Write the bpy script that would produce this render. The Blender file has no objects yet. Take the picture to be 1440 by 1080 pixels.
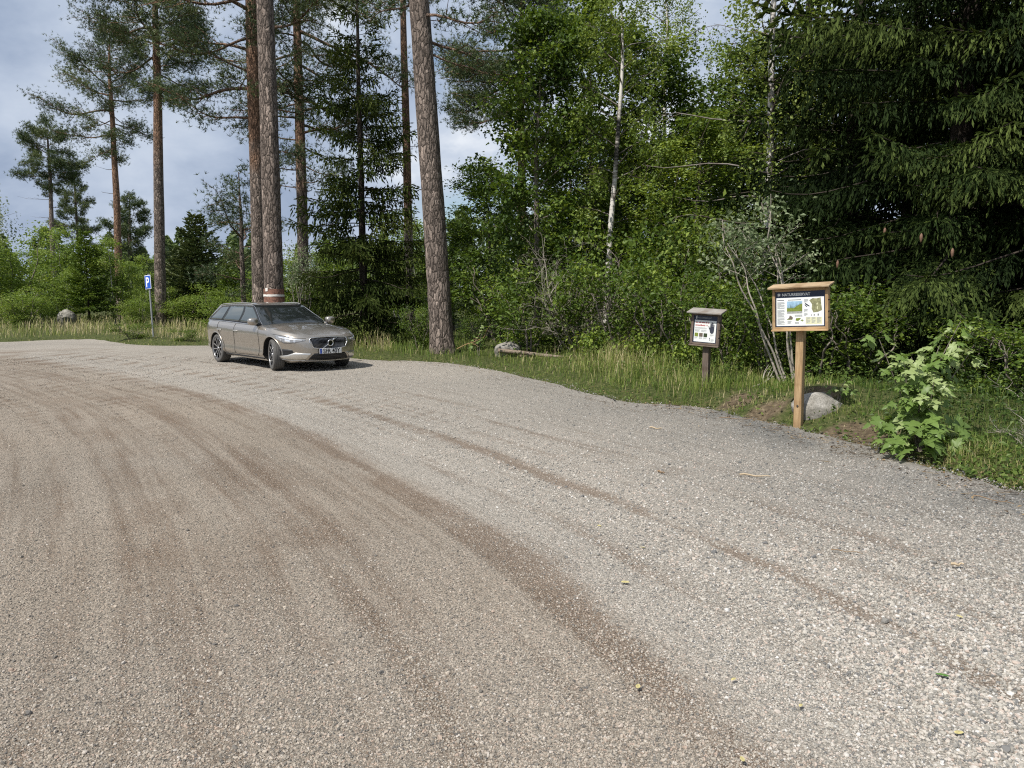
import bpy, math, random
import numpy as np
from mathutils import Vector, Matrix, Euler

# ------------------------------------------------------------------ camera, sky, sun, exposure
C = bpy.context.scene.collection
S = bpy.context.scene
PITCH = math.radians(6.6)
FPX = 1082.0
EYE = 1.6
cam_d = bpy.data.cameras.new('camera')
cam = bpy.data.objects.new('camera', cam_d)
C.objects.link(cam)
cam.location = (0, 0, EYE)
cam.rotation_euler = (math.radians(90) - PITCH, 0, 0)
cam_d.sensor_width = 36
cam_d.lens = FPX / 1440 * 36
cam_d.clip_start = 0.05
cam_d.clip_end = 6000
S.camera = cam

SUN_AZ = math.radians(43)      # the sun stands behind the camera, to its left
SUN_EL = math.radians(54)
sun_vec = Vector((-math.sin(SUN_AZ) * math.cos(SUN_EL), -math.cos(SUN_AZ) * math.cos(SUN_EL), math.sin(SUN_EL)))
W = bpy.data.worlds.new('World')
S.world = W
W.use_nodes = True
nt = W.node_tree
for n in list(nt.nodes):
    nt.nodes.remove(n)


def N(t, kind, **kw):
    n = t.nodes.new(kind)
    for k, v in kw.items():
        if k.startswith('_'):
            n.inputs[k[1:].replace('_', ' ')].default_value = v
        else:
            setattr(n, k, v)
    return n


sky = N(nt, 'ShaderNodeTexSky', sky_type='NISHITA', sun_disc=False, sun_elevation=SUN_EL,
        sun_rotation=math.radians(180) + SUN_AZ, air_density=1.0, dust_density=0.6, ozone_density=1.2)
tc = N(nt, 'ShaderNodeTexCoord')
mp = N(nt, 'ShaderNodeMapping')
mp.inputs['Scale'].default_value = (1.0, 1.0, 1.7)
mp.inputs['Location'].default_value = (3.25, 1.0, 2.3)
nt.links.new(tc.outputs['Generated'], mp.inputs[0])
big = N(nt, 'ShaderNodeTexNoise', _Scale=2.6, _Detail=7.0, _Roughness=0.55, _Distortion=0.5)
sml = N(nt, 'ShaderNodeTexNoise', _Scale=4.2, _Detail=8.0, _Roughness=0.54, _Distortion=0.15)
nt.links.new(mp.outputs[0], big.inputs['Vector'])
nt.links.new(mp.outputs[0], sml.inputs['Vector'])
# cloud shade: dark slate undersides to bright rims
shade = N(nt, 'ShaderNodeValToRGB')
cr = shade.color_ramp
cr.elements[0].position = 0.34
cr.elements[0].color = (2.9, 3.6, 4.9, 1)
cr.elements[1].position = 0.66
cr.elements[1].color = (8.2, 8.5, 8.9, 1)
e = cr.elements.new(0.47)
e.color = (4.3, 5.0, 6.2, 1)
e = cr.elements.new(0.56)
e.color = (5.2, 5.85, 6.9, 1)
nt.links.new(sml.outputs['Fac'], shade.inputs[0])
cover = N(nt, 'ShaderNodeMapRange')
cover.inputs['From Min'].default_value = 0.30
cover.inputs['From Max'].default_value = 0.42
nt.links.new(big.outputs['Fac'], cover.inputs['Value'])
mx = N(nt, 'ShaderNodeMix', data_type='RGBA')
nt.links.new(cover.outputs[0], mx.inputs['Factor'])
nt.links.new(sky.outputs[0], mx.inputs[6])
nt.links.new(shade.outputs[0], mx.inputs[7])
bg = N(nt, 'ShaderNodeBackground', _Strength=0.1)
nt.links.new(mx.outputs[2], bg.inputs[0])
wo = N(nt, 'ShaderNodeOutputWorld')
nt.links.new(bg.outputs[0], wo.inputs[0])

sl = bpy.data.lights.new('sun', 'SUN')
sl.energy = 4.8
sl.angle = math.radians(0.6)
sl.color = (1.0, 0.955, 0.88)
so = bpy.data.objects.new('sun', sl)
C.objects.link(so)
so.rotation_euler = (-sun_vec).to_track_quat('-Z', 'Y').to_euler()
so.location = (-20, -20, 30)

S.view_settings.view_transform = 'Standard'
S.view_settings.look = 'None'
S.view_settings.exposure = 0.2
S.view_settings.gamma = 1.0
S.view_settings.use_curve_mapping = False
S.render.engine = 'CYCLES'
S.cycles.max_bounces = 6
S.cycles.diffuse_bounces = 3
S.cycles.glossy_bounces = 3
S.cycles.transmission_bounces = 4
S.cycles.transparent_max_bounces = 4
S.cycles.caustics_reflective = False
S.cycles.caustics_refractive = False
S.cycles.sample_clamp_indirect = 6.0
S.cycles.use_denoising = False
S.cycles.pixel_filter_type = 'BLACKMAN_HARRIS'
S.cycles.filter_width = 1.15


# ------------------------------------------------------------------ helpers
def P(px, py, Y):
    """The point at depth Y that stands at pixel (px, py) of the 1440 px photograph."""
    a = (px - 720) / FPX
    b = (540 - py) / FPX
    s = Y / (math.cos(PITCH) + b * math.sin(PITCH))
    return Vector((a * s, Y, EYE + s * (-math.sin(PITCH) + b * math.cos(PITCH))))


def GP(px, py):
    """The point of flat ground at a pixel."""
    a = (px - 720) / FPX
    b = (540 - py) / FPX
    s = -EYE / (-math.sin(PITCH) + b * math.cos(PITCH))
    return (a * s, s * (math.cos(PITCH) + b * math.sin(PITCH)))


class MB:
    def __init__(self):
        self.V, self.T, self.F, self.n = [], [], [], 0

    def add(self, v, f, mat=0, tint=0.5):
        v = np.asarray(v, dtype=np.float64).reshape(-1, 3)
        f = np.asarray(f, dtype=np.int64)
        if len(v) == 0 or len(f) == 0:
            return self
        self.V.append(v)
        t = np.empty(len(v))
        t[:] = tint
        self.T.append(t)
        self.F.append((f + self.n, mat))
        self.n += len(v)
        return self

    def mesh(self, name, mats, smooth=False):
        me = bpy.data.meshes.new(name)
        V = np.concatenate(self.V)
        nf = sum(len(f) for f, _ in self.F)
        loops = np.concatenate([f.ravel() for f, _ in self.F])
        tot = np.concatenate([np.full(len(f), f.shape[1]) for f, _ in self.F])
        mi = np.concatenate([np.full(len(f), m) for f, m in self.F])
        start = np.concatenate([[0], np.cumsum(tot)[:-1]])
        me.vertices.add(len(V))
        me.vertices.foreach_set('co', V.ravel())
        me.loops.add(len(loops))
        me.loops.foreach_set('vertex_index', loops.astype(np.int32))
        me.polygons.add(nf)
        me.polygons.foreach_set('loop_start', start.astype(np.int32))
        me.polygons.foreach_set('material_index', mi.astype(np.int32))
        me.polygons.foreach_set('use_smooth', np.full(nf, smooth))
        for m in (mats if isinstance(mats, (list, tuple)) else [mats]):
            me.materials.append(m)
        at = me.attributes.new('tint', 'FLOAT', 'POINT')
        at.data.foreach_set('value', np.concatenate(self.T).astype(np.float32))
        me.update(calc_edges=True)
        return me

    def build(self, name, mats, parent=None, smooth=False, label=None):
        o = bpy.data.objects.new(name, self.mesh(name, mats, smooth))
        C.objects.link(o)
        if parent is not None:
            o.parent = parent
        if label:
            o['label'] = label
        return o


def tag(o, label=None, cat=None, group=None, kind=None):
    if label: o['label'] = label
    if cat: o['category'] = cat
    if group: o['group'] = group
    if kind: o['kind'] = kind
    return o


def thing(name, label, cat, loc=(0, 0, 0), rotz=0.0, group=None):
    o = bpy.data.objects.new(name, None)
    C.objects.link(o)
    o.empty_display_size = 0.2
    o.location = loc
    o.rotation_euler = (0, 0, rotz)
    return tag(o, label, cat, group)


def nz(v):
    v = np.asarray(v, dtype=float)
    return v / np.maximum(np.linalg.norm(v, axis=-1, keepdims=True), 1e-9)


def tube(mb, path, rad, sides=8, mat=0, tint=0.5, cap=True, wob=None):
    path = np.asarray(path, float)
    n = len(path)
    rad = np.broadcast_to(np.asarray(rad, float), (n,))
    d = nz(np.gradient(path, axis=0))
    ref = np.array([0.0, 0, 1]) if abs(d[:, 2]).mean() < 0.8 else np.array([1.0, 0, 0])
    u = nz(np.cross(d, ref))
    w = np.cross(d, u)
    a = np.linspace(0, 2 * math.pi, sides, endpoint=False)
    R = rad[:, None] * (np.ones((n, sides)) if wob is None else wob)
    V = path[:, None, :] + R[..., None] * (np.cos(a)[None, :, None] * u[:, None, :] + np.sin(a)[None, :, None] * w[:, None, :])
    i, j = np.meshgrid(np.arange(n - 1), np.arange(sides), indexing='ij')
    j2 = (j + 1) % sides
    F = np.stack([i * sides + j, (i + 1) * sides + j, (i + 1) * sides + j2, i * sides + j2], -1).reshape(-1, 4)
    tt = tint if np.isscalar(tint) else np.repeat(np.asarray(tint), sides)
    mb.add(V.reshape(-1, 3), F, mat, tt)
    if cap:
        for k in (0, n - 1):
            ring = V[k]
            c = path[k][None]
            vv = np.concatenate([ring, c])
            q = np.arange(sides)
            ff = np.stack([q, (q + 1) % sides, np.full(sides, sides)], -1)
            if k:
                ff = ff[:, ::-1]
            mb.add(vv, ff, mat, tint if np.isscalar(tint) else float(np.asarray(tint)[k]))
    return mb


def sticks(mb, A, B, r0, r1, mat=0, tint=0.5):
    """Many thin three-sided sticks at once."""
    A = np.asarray(A, float); B = np.asarray(B, float)
    d = nz(B - A)
    ref = np.where(np.abs(d[:, 2:3]) < 0.8, np.array([[0., 0, 1]]), np.array([[1., 0, 0]]))
    u = nz(np.cross(d, ref)); w = np.cross(d, u)
    k = len(A)
    V = np.zeros((k, 6, 3))
    r0 = np.broadcast_to(r0, (k,))[:, None]; r1 = np.broadcast_to(r1, (k,))[:, None]
    for q in range(3):
        a = q * 2 * math.pi / 3
        o = math.cos(a) * u + math.sin(a) * w
        V[:, q] = A + o * r0
        V[:, 3 + q] = B + o * r1
    base = np.arange(k)[:, None] * 6
    F = np.concatenate([base + np.array([[q, (q + 1) % 3, 3 + (q + 1) % 3, 3 + q]]) for q in range(3)])
    t = tint if np.isscalar(tint) else np.repeat(tint, 6)
    mb.add(V.reshape(-1, 3), F, mat, t)


def box(mb, c, s, mat=0, tint=0.5, rot=None, bev=0.0):
    """A box with chamfered edges."""
    hx, hy, hz = s[0] / 2, s[1] / 2, s[2] / 2
    if bev <= 0:
        v = np.array([[x, y, z] for x in (-hx, hx) for y in (-hy, hy) for z in (-hz, hz)])
        f = [[0, 1, 3, 2], [4, 6, 7, 5], [0, 4, 5, 1], [2, 3, 7, 6], [0, 2, 6, 4], [1, 5, 7, 3]]
        fs = [(np.array(f), 4)]
    else:
        b = bev
        v = []
        idx = {}
        for sx in (-1, 1):
            for sy in (-1, 1):
                for sz in (-1, 1):
                    for ax in range(3):
                        p = [sx * (hx - b), sy * (hy - b), sz * (hz - b)]
                        p[ax] = (sx * hx, sy * hy, sz * hz)[ax]
                        idx[(sx, sy, sz, ax)] = len(v)
                        v.append(p)
        q, t = [], []
        for ax in range(3):
            o = [i for i in range(3) if i != ax]
            for s0 in (-1, 1):
                ring = []
                for a, bb in ((-1, -1), (1, -1), (1, 1), (-1, 1)):
                    k = [0, 0, 0]; k[ax] = s0; k[o[0]] = a; k[o[1]] = bb
                    ring.append(idx[(k[0], k[1], k[2], ax)])
                q.append(ring)
            for a in (-1, 1):
                for bb in (-1, 1):
                    k = [0, 0, 0]; k[o[0]] = a; k[o[1]] = bb
                    r = []
                    k[ax] = -1; k0 = tuple(k); k[ax] = 1; k1 = tuple(k)
                    q.append([idx[k0 + (o[0],)], idx[k1 + (o[0],)], idx[k1 + (o[1],)], idx[k0 + (o[1],)]])
        for sx in (-1, 1):
            for sy in (-1, 1):
                for sz in (-1, 1):
                    t.append([idx[(sx, sy, sz, 0)], idx[(sx, sy, sz, 1)], idx[(sx, sy, sz, 2)]])
        v = np.array(v, float)
        # make every face look outwards
        def fix(fl):
            out = []
            for f in fl:
                p = v[f]
                nn = np.cross(p[1] - p[0], p[2] - p[0])
                out.append(f if np.dot(nn, p.mean(0)) > 0 else f[::-1])
            return np.array(out)
        fs = [(fix(q), 4), (fix(t), 3)]
    if rot is not None:
        v = v @ np.array(rot).T
    v = v + np.asarray(c, float)
    n0 = mb.n
    first = True
    for f, _ in fs:
        if first:
            mb.add(v, f, mat, tint)
            first = False
        else:
            mb.F.append((f + n0, mat))
    return mb


def lathe(mb, prof, seg=32, mat=0, tint=0.5):
    """Profile of (radius, y) turned round the Y axis."""
    prof = np.asarray(prof, float)
    a = np.linspace(0, 2 * math.pi, seg, endpoint=False)
    V = np.stack([prof[:, None, 0] * np.cos(a), np.repeat(prof[:, 1:2], seg, 1), prof[:, None, 0] * np.sin(a)], -1)
    n = len(prof)
    i, j = np.meshgrid(np.arange(n - 1), np.arange(seg), indexing='ij')
    j2 = (j + 1) % seg
    F = np.stack([i * seg + j, i * seg + j2, (i + 1) * seg + j2, (i + 1) * seg + j], -1).reshape(-1, 4)
    mb.add(V.reshape(-1, 3), F, mat, tint)


def vnoise(p, scale=1.0, seed=0, octaves=3):
    """Cheap value noise in numpy, p is (n, 3) or (n, 2); about -1 to 1."""
    p = np.asarray(p, float)
    if p.shape[-1] == 2:
        p = np.concatenate([p, np.zeros(p.shape[:-1] + (1,))], -1)
    out = 0
    amp, tot = 1.0, 0.0
    for o in range(octaves):
        q = p * scale * (2 ** o) + seed * 17.13 + o * 5.7
        i = np.floor(q).astype(np.int64)
        f = q - i
        f = f * f * (3 - 2 * f)

        def h(dx, dy, dz):
            k = ((i[..., 0] + dx) * 73856093) ^ ((i[..., 1] + dy) * 19349663) ^ ((i[..., 2] + dz) * 83492791) ^ (seed * 2654435)
            k = (k ^ (k >> 13)) * 1274126177
            k = k ^ (k >> 16)
            return (k & 0xffff) / 32767.5 - 1
        x0 = h(0, 0, 0) * (1 - f[..., 0]) + h(1, 0, 0) * f[..., 0]
        x1 = h(0, 1, 0) * (1 - f[..., 0]) + h(1, 1, 0) * f[..., 0]
        x2 = h(0, 0, 1) * (1 - f[..., 0]) + h(1, 0, 1) * f[..., 0]
        x3 = h(0, 1, 1) * (1 - f[..., 0]) + h(1, 1, 1) * f[..., 0]
        y0 = x0 * (1 - f[..., 1]) + x1 * f[..., 1]
        y1 = x2 * (1 - f[..., 1]) + x3 * f[..., 1]
        out = out + amp * (y0 * (1 - f[..., 2]) + y1 * f[..., 2])
        tot += amp
        amp *= 0.5
    return out / tot


# ------------------------------------------------------------------ materials
def mat_new(name):
    m = bpy.data.materials.new(name)
    m.use_nodes = True
    t = m.node_tree
    b = t.nodes['Principled BSDF']
    return m, t, b


def simple(name, col, rough=0.5, metal=0.0, spec=0.5, coat=0.0, var=0.0, vscale=20.0, bump=0.0):
    m, t, b = mat_new(name)
    b.inputs['Base Color'].default_value = (*col, 1)
    b.inputs['Roughness'].default_value = rough
    b.inputs['Metallic'].default_value = metal
    b.inputs['Specular IOR Level'].default_value = spec
    b.inputs['Coat Weight'].default_value = coat
    b.inputs['Coat Roughness'].default_value = 0.04
    if var or bump:
        co = N(t, 'ShaderNodeTexCoord')
        no = N(t, 'ShaderNodeTexNoise', _Scale=vscale, _Detail=5.0, _Roughness=0.6)
        t.links.new(co.outputs['Object'], no.inputs['Vector'])
        if var:
            r = ramp(t, no.outputs['Fac'], [(0.3, tuple(c * (1 - var) for c in col)), (0.7, tuple(min(1, c * (1 + var)) for c in col))])
            t.links.new(r, b.inputs['Base Color'])
        if bump:
            bm = N(t, 'ShaderNodeBump', _Strength=bump, _Distance=0.01)
            t.links.new(no.outputs['Fac'], bm.inputs['Height'])
            t.links.new(bm.outputs[0], b.inputs['Normal'])
    return m


def ramp(t, sock, stops):
    r = N(t, 'ShaderNodeValToRGB')
    cr = r.color_ramp
    cr.elements[0].position = stops[0][0]
    cr.elements[0].color = (*stops[0][1], 1)
    cr.elements[1].position = stops[-1][0]
    cr.elements[1].color = (*stops[-1][1], 1)
    for p, c in stops[1:-1]:
        e = cr.elements.new(p)
        e.color = (*c, 1)
    t.links.new(sock, r.inputs[0])
    return r.outputs[0]


def attr(t, name, typ='GEOMETRY'):
    a = N(t, 'ShaderNodeAttribute', attribute_name=name, attribute_type=typ)
    return a.outputs['Fac']


def leafmat(name, dark, mid, light, trans=0.3, rough=0.5, spec=0.35, tip=None):
    m, t, b = mat_new(name)
    stops = [(0.0, dark), (0.5, mid), (1.0, light)]
    col = ramp(t, attr(t, 'tint'), stops)
    t.links.new(col, b.inputs['Base Color'])
    b.inputs['Roughness'].default_value = rough
    b.inputs['Specular IOR Level'].default_value = spec
    tr = N(t, 'ShaderNodeBsdfTranslucent')
    hs = N(t, 'ShaderNodeHueSaturation', _Hue=0.485, _Saturation=1.1, _Value=1.5)
    t.links.new(col, hs.inputs['Color'])
    t.links.new(hs.outputs[0], tr.inputs['Color'])
    mxs = N(t, 'ShaderNodeMixShader')
    mxs.inputs[0].default_value = trans
    t.links.new(b.outputs[0], mxs.inputs[1])
    t.links.new(tr.outputs[0], mxs.inputs[2])
    t.links.new(mxs.outputs[0], t.nodes['Material Output'].inputs['Surface'])
    return m


def barkmat(name, low, high, crack=0.35, scale=14.0, plate=(1, 1, 0.33), bump=0.8):
    """Plated bark: the tint attribute blends the lower, grey brown bark into the thin orange bark above."""
    m, t, b = mat_new(name)
    co = N(t, 'ShaderNodeTexCoord')
    mpp = N(t, 'ShaderNodeMapping')
    mpp.inputs['Scale'].default_value = plate
    t.links.new(co.outputs['Object'], mpp.inputs[0])
    wn = N(t, 'ShaderNodeTexNoise', _Scale=scale * 0.6, _Detail=4.0)
    t.links.new(mpp.outputs[0], wn.inputs['Vector'])
    mixv = N(t, 'ShaderNodeMix', data_type='VECTOR')
    mixv.inputs['Factor'].default_value = 0.13
    t.links.new(mpp.outputs[0], mixv.inputs[4])
    t.links.new(wn.outputs['Color'], mixv.inputs[5])
    vo = N(t, 'ShaderNodeTexVoronoi', feature='DISTANCE_TO_EDGE', _Scale=scale)
    t.links.new(mixv.outputs[1], vo.inputs['Vector'])
    vc = N(t, 'ShaderNodeTexVoronoi', feature='F1', _Scale=scale)
    t.links.new(mixv.outputs[1], vc.inputs['Vector'])
    sep = N(t, 'ShaderNodeSeparateColor')
    t.links.new(vc.outputs['Color'], sep.inputs[0])
    lo = ramp(t, sep.outputs[0], [(0.0, tuple(c * 0.62 for c in low)), (0.6, low), (0.93, tuple(c * 1.35 for c in low)), (1.0, tuple(c * 1.9 for c in low))])
    hi = ramp(t, sep.outputs[1], [(0.0, tuple(c * 0.7 for c in high)), (1.0, tuple(c * 1.2 for c in high))])
    mx_ = N(t, 'ShaderNodeMix', data_type='RGBA')
    nn = N(t, 'ShaderNodeTexNoise', _Scale=2.0, _Detail=4.0)
    t.links.new(co.outputs['Object'], nn.inputs['Vector'])
    ad = N(t, 'ShaderNodeMath', operation='MULTIPLY_ADD')
    t.links.new(nn.outputs['Fac'], ad.inputs[0])
    ad.inputs[1].default_value = 0.9
    sb = N(t, 'ShaderNodeMath', operation='SUBTRACT')
    t.links.new(attr(t, 'tint'), sb.inputs[0])
    sb.inputs[1].default_value = 0.45
    t.links.new(sb.outputs[0], ad.inputs[2])
    cl = N(t, 'ShaderNodeMapRange')
    cl.inputs['From Min'].default_value = 0.3
    cl.inputs['From Max'].default_value = 0.7
    t.links.new(ad.outputs[0], cl.inputs['Value'])
    t.links.new(cl.outputs[0], mx_.inputs['Factor'])
    t.links.new(lo, mx_.inputs[6])
    t.links.new(hi, mx_.inputs[7])
    edge = N(t, 'ShaderNodeMapRange')
    edge.inputs['From Max'].default_value = 0.11
    edge.inputs['To Min'].default_value = crack
    t.links.new(vo.outputs['Distance'], edge.inputs['Value'])
    mu = N(t, 'ShaderNodeMix', data_type='RGBA', blend_type='MULTIPLY')
    mu.inputs['Factor'].default_value = 1.0
    t.links.new(mx_.outputs[2], mu.inputs[6])
    t.links.new(edge.outputs[0], mu.inputs[7])
    t.links.new(mu.outputs[2], b.inputs['Base Color'])
    b.inputs['Roughness'].default_value = 0.9
    b.inputs['Specular IOR Level'].default_value = 0.2
    hgt = N(t, 'ShaderNodeMath', operation='MINIMUM')
    t.links.new(vo.outputs['Distance'], hgt.inputs[0])
    hgt.inputs[1].default_value = 0.22
    fn = N(t, 'ShaderNodeTexNoise', _Scale=scale * 5, _Detail=4.0)
    t.links.new(co.outputs['Object'], fn.inputs['Vector'])
    ha = N(t, 'ShaderNodeMath', operation='MULTIPLY_ADD')
    t.links.new(fn.outputs['Fac'], ha.inputs[0])
    ha.inputs[1].default_value = 0.15
    t.links.new(hgt.outputs[0], ha.inputs[2])
    bm = N(t, 'ShaderNodeBump', _Strength=bump, _Distance=0.12)
    t.links.new(ha.outputs[0], bm.inputs['Height'])
    t.links.new(bm.outputs[0], b.inputs['Normal'])
    return m


M = {}
M['pine_bark'] = barkmat('pine_bark', (0.225, 0.182, 0.155), (0.27, 0.165, 0.110), crack=0.22, scale=15.0, bump=1.0)
M['spruce_bark'] = barkmat('spruce_bark', (0.055, 0.045, 0.036), (0.055, 0.045, 0.036), crack=0.6, scale=26.0, plate=(1, 1, 0.7), bump=0.4)
M['grey_bark'] = barkmat('grey_bark', (0.22, 0.19, 0.16), (0.22, 0.19, 0.16), crack=0.7, scale=20.0, plate=(1, 1, 0.2), bump=0.3)
M['pale_wood'] = simple('pale_dead_wood', (0.36, 0.32, 0.27), rough=0.85, var=0.3, vscale=30, bump=0.3)
M['pine_needles'] = leafmat('pine_needles', (0.030, 0.052, 0.020), (0.072, 0.108, 0.038), (0.155, 0.185, 0.065), trans=0.12, rough=0.5)
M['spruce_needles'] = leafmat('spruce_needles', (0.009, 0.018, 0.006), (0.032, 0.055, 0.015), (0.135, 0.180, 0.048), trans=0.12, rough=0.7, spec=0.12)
M['young_spruce_needles'] = leafmat('young_spruce_needles', (0.04, 0.08, 0.012), (0.10, 0.17, 0.026), (0.18, 0.25, 0.05), trans=0.2, rough=0.55)
M['maple_leaves'] = leafmat('maple_leaves', (0.032, 0.062, 0.010), (0.095, 0.152, 0.024), (0.25, 0.32, 0.058), trans=0.32, rough=0.5, spec=0.25)
M['birch_leaves'] = leafmat('birch_leaves', (0.055, 0.095, 0.016), (0.135, 0.195, 0.036), (0.26, 0.32, 0.08), trans=0.33, rough=0.45, spec=0.3)
M['bright_leaves'] = leafmat('bright_leaves', (0.075, 0.125, 0.02), (0.175, 0.255, 0.045), (0.30, 0.36, 0.10), trans=0.34, rough=0.5, spec=0.25)
M['grey_leaves'] = leafmat('grey_green_leaves', (0.08, 0.12, 0.05), (0.19, 0.24, 0.12), (0.36, 0.40, 0.25), trans=0.25, rough=0.5)
M['distant'] = leafmat('distant_leaves', (0.06, 0.10, 0.035), (0.12, 0.17, 0.055), (0.18, 0.23, 0.09), trans=0.25)


def birchbark():
    m, t, b = mat_new('birch_bark')
    co = N(t, 'ShaderNodeTexCoord')
    mpp = N(t, 'ShaderNodeMapping')
    mpp.inputs['Scale'].default_value = (3, 3, 9)
    t.links.new(co.outputs['Object'], mpp.inputs[0])
    n1 = N(t, 'ShaderNodeTexNoise', _Scale=1.6, _Detail=6.0, _Roughness=0.7)
    t.links.new(mpp.outputs[0], n1.inputs['Vector'])
    n2 = N(t, 'ShaderNodeTexNoise', _Scale=1.3, _Detail=4.0)
    t.links.new(co.outputs['Object'], n2.inputs['Vector'])
    su = N(t, 'ShaderNodeMath', operation='ADD')
    t.links.new(n1.outputs['Fac'], su.inputs[0])
    t.links.new(n2.outputs['Fac'], su.inputs[1])
    col = ramp(t, su.outputs[0], [(0.8, (0.03, 0.027, 0.024)), (0.93, (0.3, 0.27, 0.24)), (1.0, (0.60, 0.57, 0.53))])
    dk = N(t, 'ShaderNodeMapRange')
    dk.inputs['From Min'].default_value = 0.1
    dk.inputs['From Max'].default_value = 0.5
    t.links.new(attr(t, 'tint'), dk.inputs['Value'])
    lm = N(t, 'ShaderNodeMix', data_type='RGBA')
    t.links.new(dk.outputs[0], lm.inputs['Factor'])
    lm.inputs[6].default_value = (0.075, 0.055, 0.042, 1)
    t.links.new(col, lm.inputs[7])
    t.links.new(lm.outputs[2], b.inputs['Base Color'])
    b.inputs['Roughness'].default_value = 0.7
    return m


M['birch_bark'] = birchbark()
M['herb_leaves'] = leafmat('herb_leaves', (0.03, 0.055, 0.012), (0.08, 0.13, 0.025), (0.18, 0.23, 0.06), trans=0.25, spec=0.2)
M['mossy_needles'] = leafmat('mossy_spruce_needles', (0.018, 0.032, 0.008), (0.055, 0.082, 0.018), (0.15, 0.18, 0.045), trans=0.1, rough=0.7, spec=0.15)


def ground_material():
    m, t, b = mat_new('forest_floor')
    co = N(t, 'ShaderNodeTexCoord')
    n1 = N(t, 'ShaderNodeTexNoise', _Scale=0.9, _Detail=8.0, _Roughness=0.65)
    n2 = N(t, 'ShaderNodeTexNoise', _Scale=14.0, _Detail=6.0, _Roughness=0.7)
    for n in (n1, n2):
        t.links.new(co.outputs['Object'], n.inputs['Vector'])
    g = ramp(t, n2.outputs['Fac'], [(0.3, (0.028, 0.038, 0.013)), (0.5, (0.06, 0.075, 0.024)), (0.72, (0.14, 0.125, 0.06))])
    s = ramp(t, n2.outputs['Fac'], [(0.3, (0.05, 0.038, 0.025)), (0.55, (0.13, 0.10, 0.065)), (0.75, (0.28, 0.23, 0.15))])
    ml = N(t, 'ShaderNodeMath', operation='MULTIPLY_ADD')
    t.links.new(n1.outputs['Fac'], ml.inputs[0])
    ml.inputs[1].default_value = 0.5
    t.links.new(attr(t, 'tint'), ml.inputs[2])
    mr = N(t, 'ShaderNodeMapRange')
    mr.inputs['From Min'].default_value = 0.5
    mr.inputs['From Max'].default_value = 0.75
    t.links.new(ml.outputs[0], mr.inputs['Value'])
    mm = N(t, 'ShaderNodeMix', data_type='RGBA')
    t.links.new(mr.outputs[0], mm.inputs['Factor'])
    t.links.new(g, mm.inputs[6])
    t.links.new(s, mm.inputs[7])
    t.links.new(mm.outputs[2], b.inputs['Base Color'])
    b.inputs['Roughness'].default_value = 0.95
    b.inputs['Specular IOR Level'].default_value = 0.1
    bm = N(t, 'ShaderNodeBump', _Strength=0.8, _Distance=0.05)
    t.links.new(n2.outputs['Fac'], bm.inputs['Height'])
    t.links.new(bm.outputs[0], b.inputs['Normal'])
    return m


M['ground'] = ground_material()


# ------------------------------------------------------------------ gravel road, ground
edge_px = [(1440, 697), (1380, 678), (1320, 660), (1260, 643), (1200, 626), (1150, 612), (1110, 602), (1060, 592), (1000, 576),
           (960, 571), (900, 571), (860, 563), (820, 553), (760, 537), (700, 523), (640, 512), (580, 508), (520, 507), (460, 500),
           (400, 494), (340, 489), (290, 487), (240, 487), (190, 486), (150, 480), (130, 477), (60, 479), (0, 482)]
edge = [(16.0, -16.0), (12.0, -7.0), (9.0, -0.5), (7.0, 2.6), (5.6, 4.3)] + [GP(*p) for p in edge_px] + [(-26.0, 27.5), (-36.0, 27.0), (-60.0, 24.0)]
edge = np.array(edge)
# round the edge into a fine line with a ragged rim
seg = np.linalg.norm(np.diff(edge, axis=0), axis=1)
cum = np.concatenate([[0], np.cumsum(seg)])
ss = np.linspace(0, cum[-1], 900)
ek = np.stack([np.interp(ss, cum, edge[:, 0]), np.interp(ss, cum, edge[:, 1])], -1)
for _ in range(6):
    ek[1:-1] = (ek[:-2] + 2 * ek[1:-1] + ek[2:]) / 4
tn = nz(np.gradient(ek, axis=0))
nrm = np.stack([tn[:, 1], -tn[:, 0]], -1)        # points away from the gravel
ek_r = ek + nrm * (vnoise(ek, 1.3, 3) * 0.13 + vnoise(ek, 5.0, 4) * 0.10)[:, None]
poly = np.concatenate([ek_r[::2], ek_r[-1:], np.array([[-60.0, -16.0]])])


def inside_gravel(pts):
    x, y = pts[:, 0], pts[:, 1]
    c = np.zeros(len(pts), bool)
    X, Y = poly[:, 0], poly[:, 1]
    j = len(poly) - 1
    for i in range(len(poly)):
        if Y[i] != Y[j]:
            cond = ((Y[i] > y) != (Y[j] > y)) & (x < (X[j] - X[i]) * (y - Y[i]) / (Y[j] - Y[i]) + X[i])
            c ^= cond
        j = i
    return c


def edge_dist(pts):
    """Distance to the rim of the gravel, positive outside."""
    best = np.full(len(pts), 1e9)
    e = ek_r[::3]
    for k in range(0, len(e), 50):
        d = np.sqrt(((pts[:, None, :] - e[None, k:k + 50, :]) ** 2).sum(-1)).min(1)
        best = np.minimum(best, d)
    return np.where(inside_gravel(pts), -best, best)


def track_px(pts, seed=0):
    g = np.array([GP(*p) for p in pts])
    return g


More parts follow.
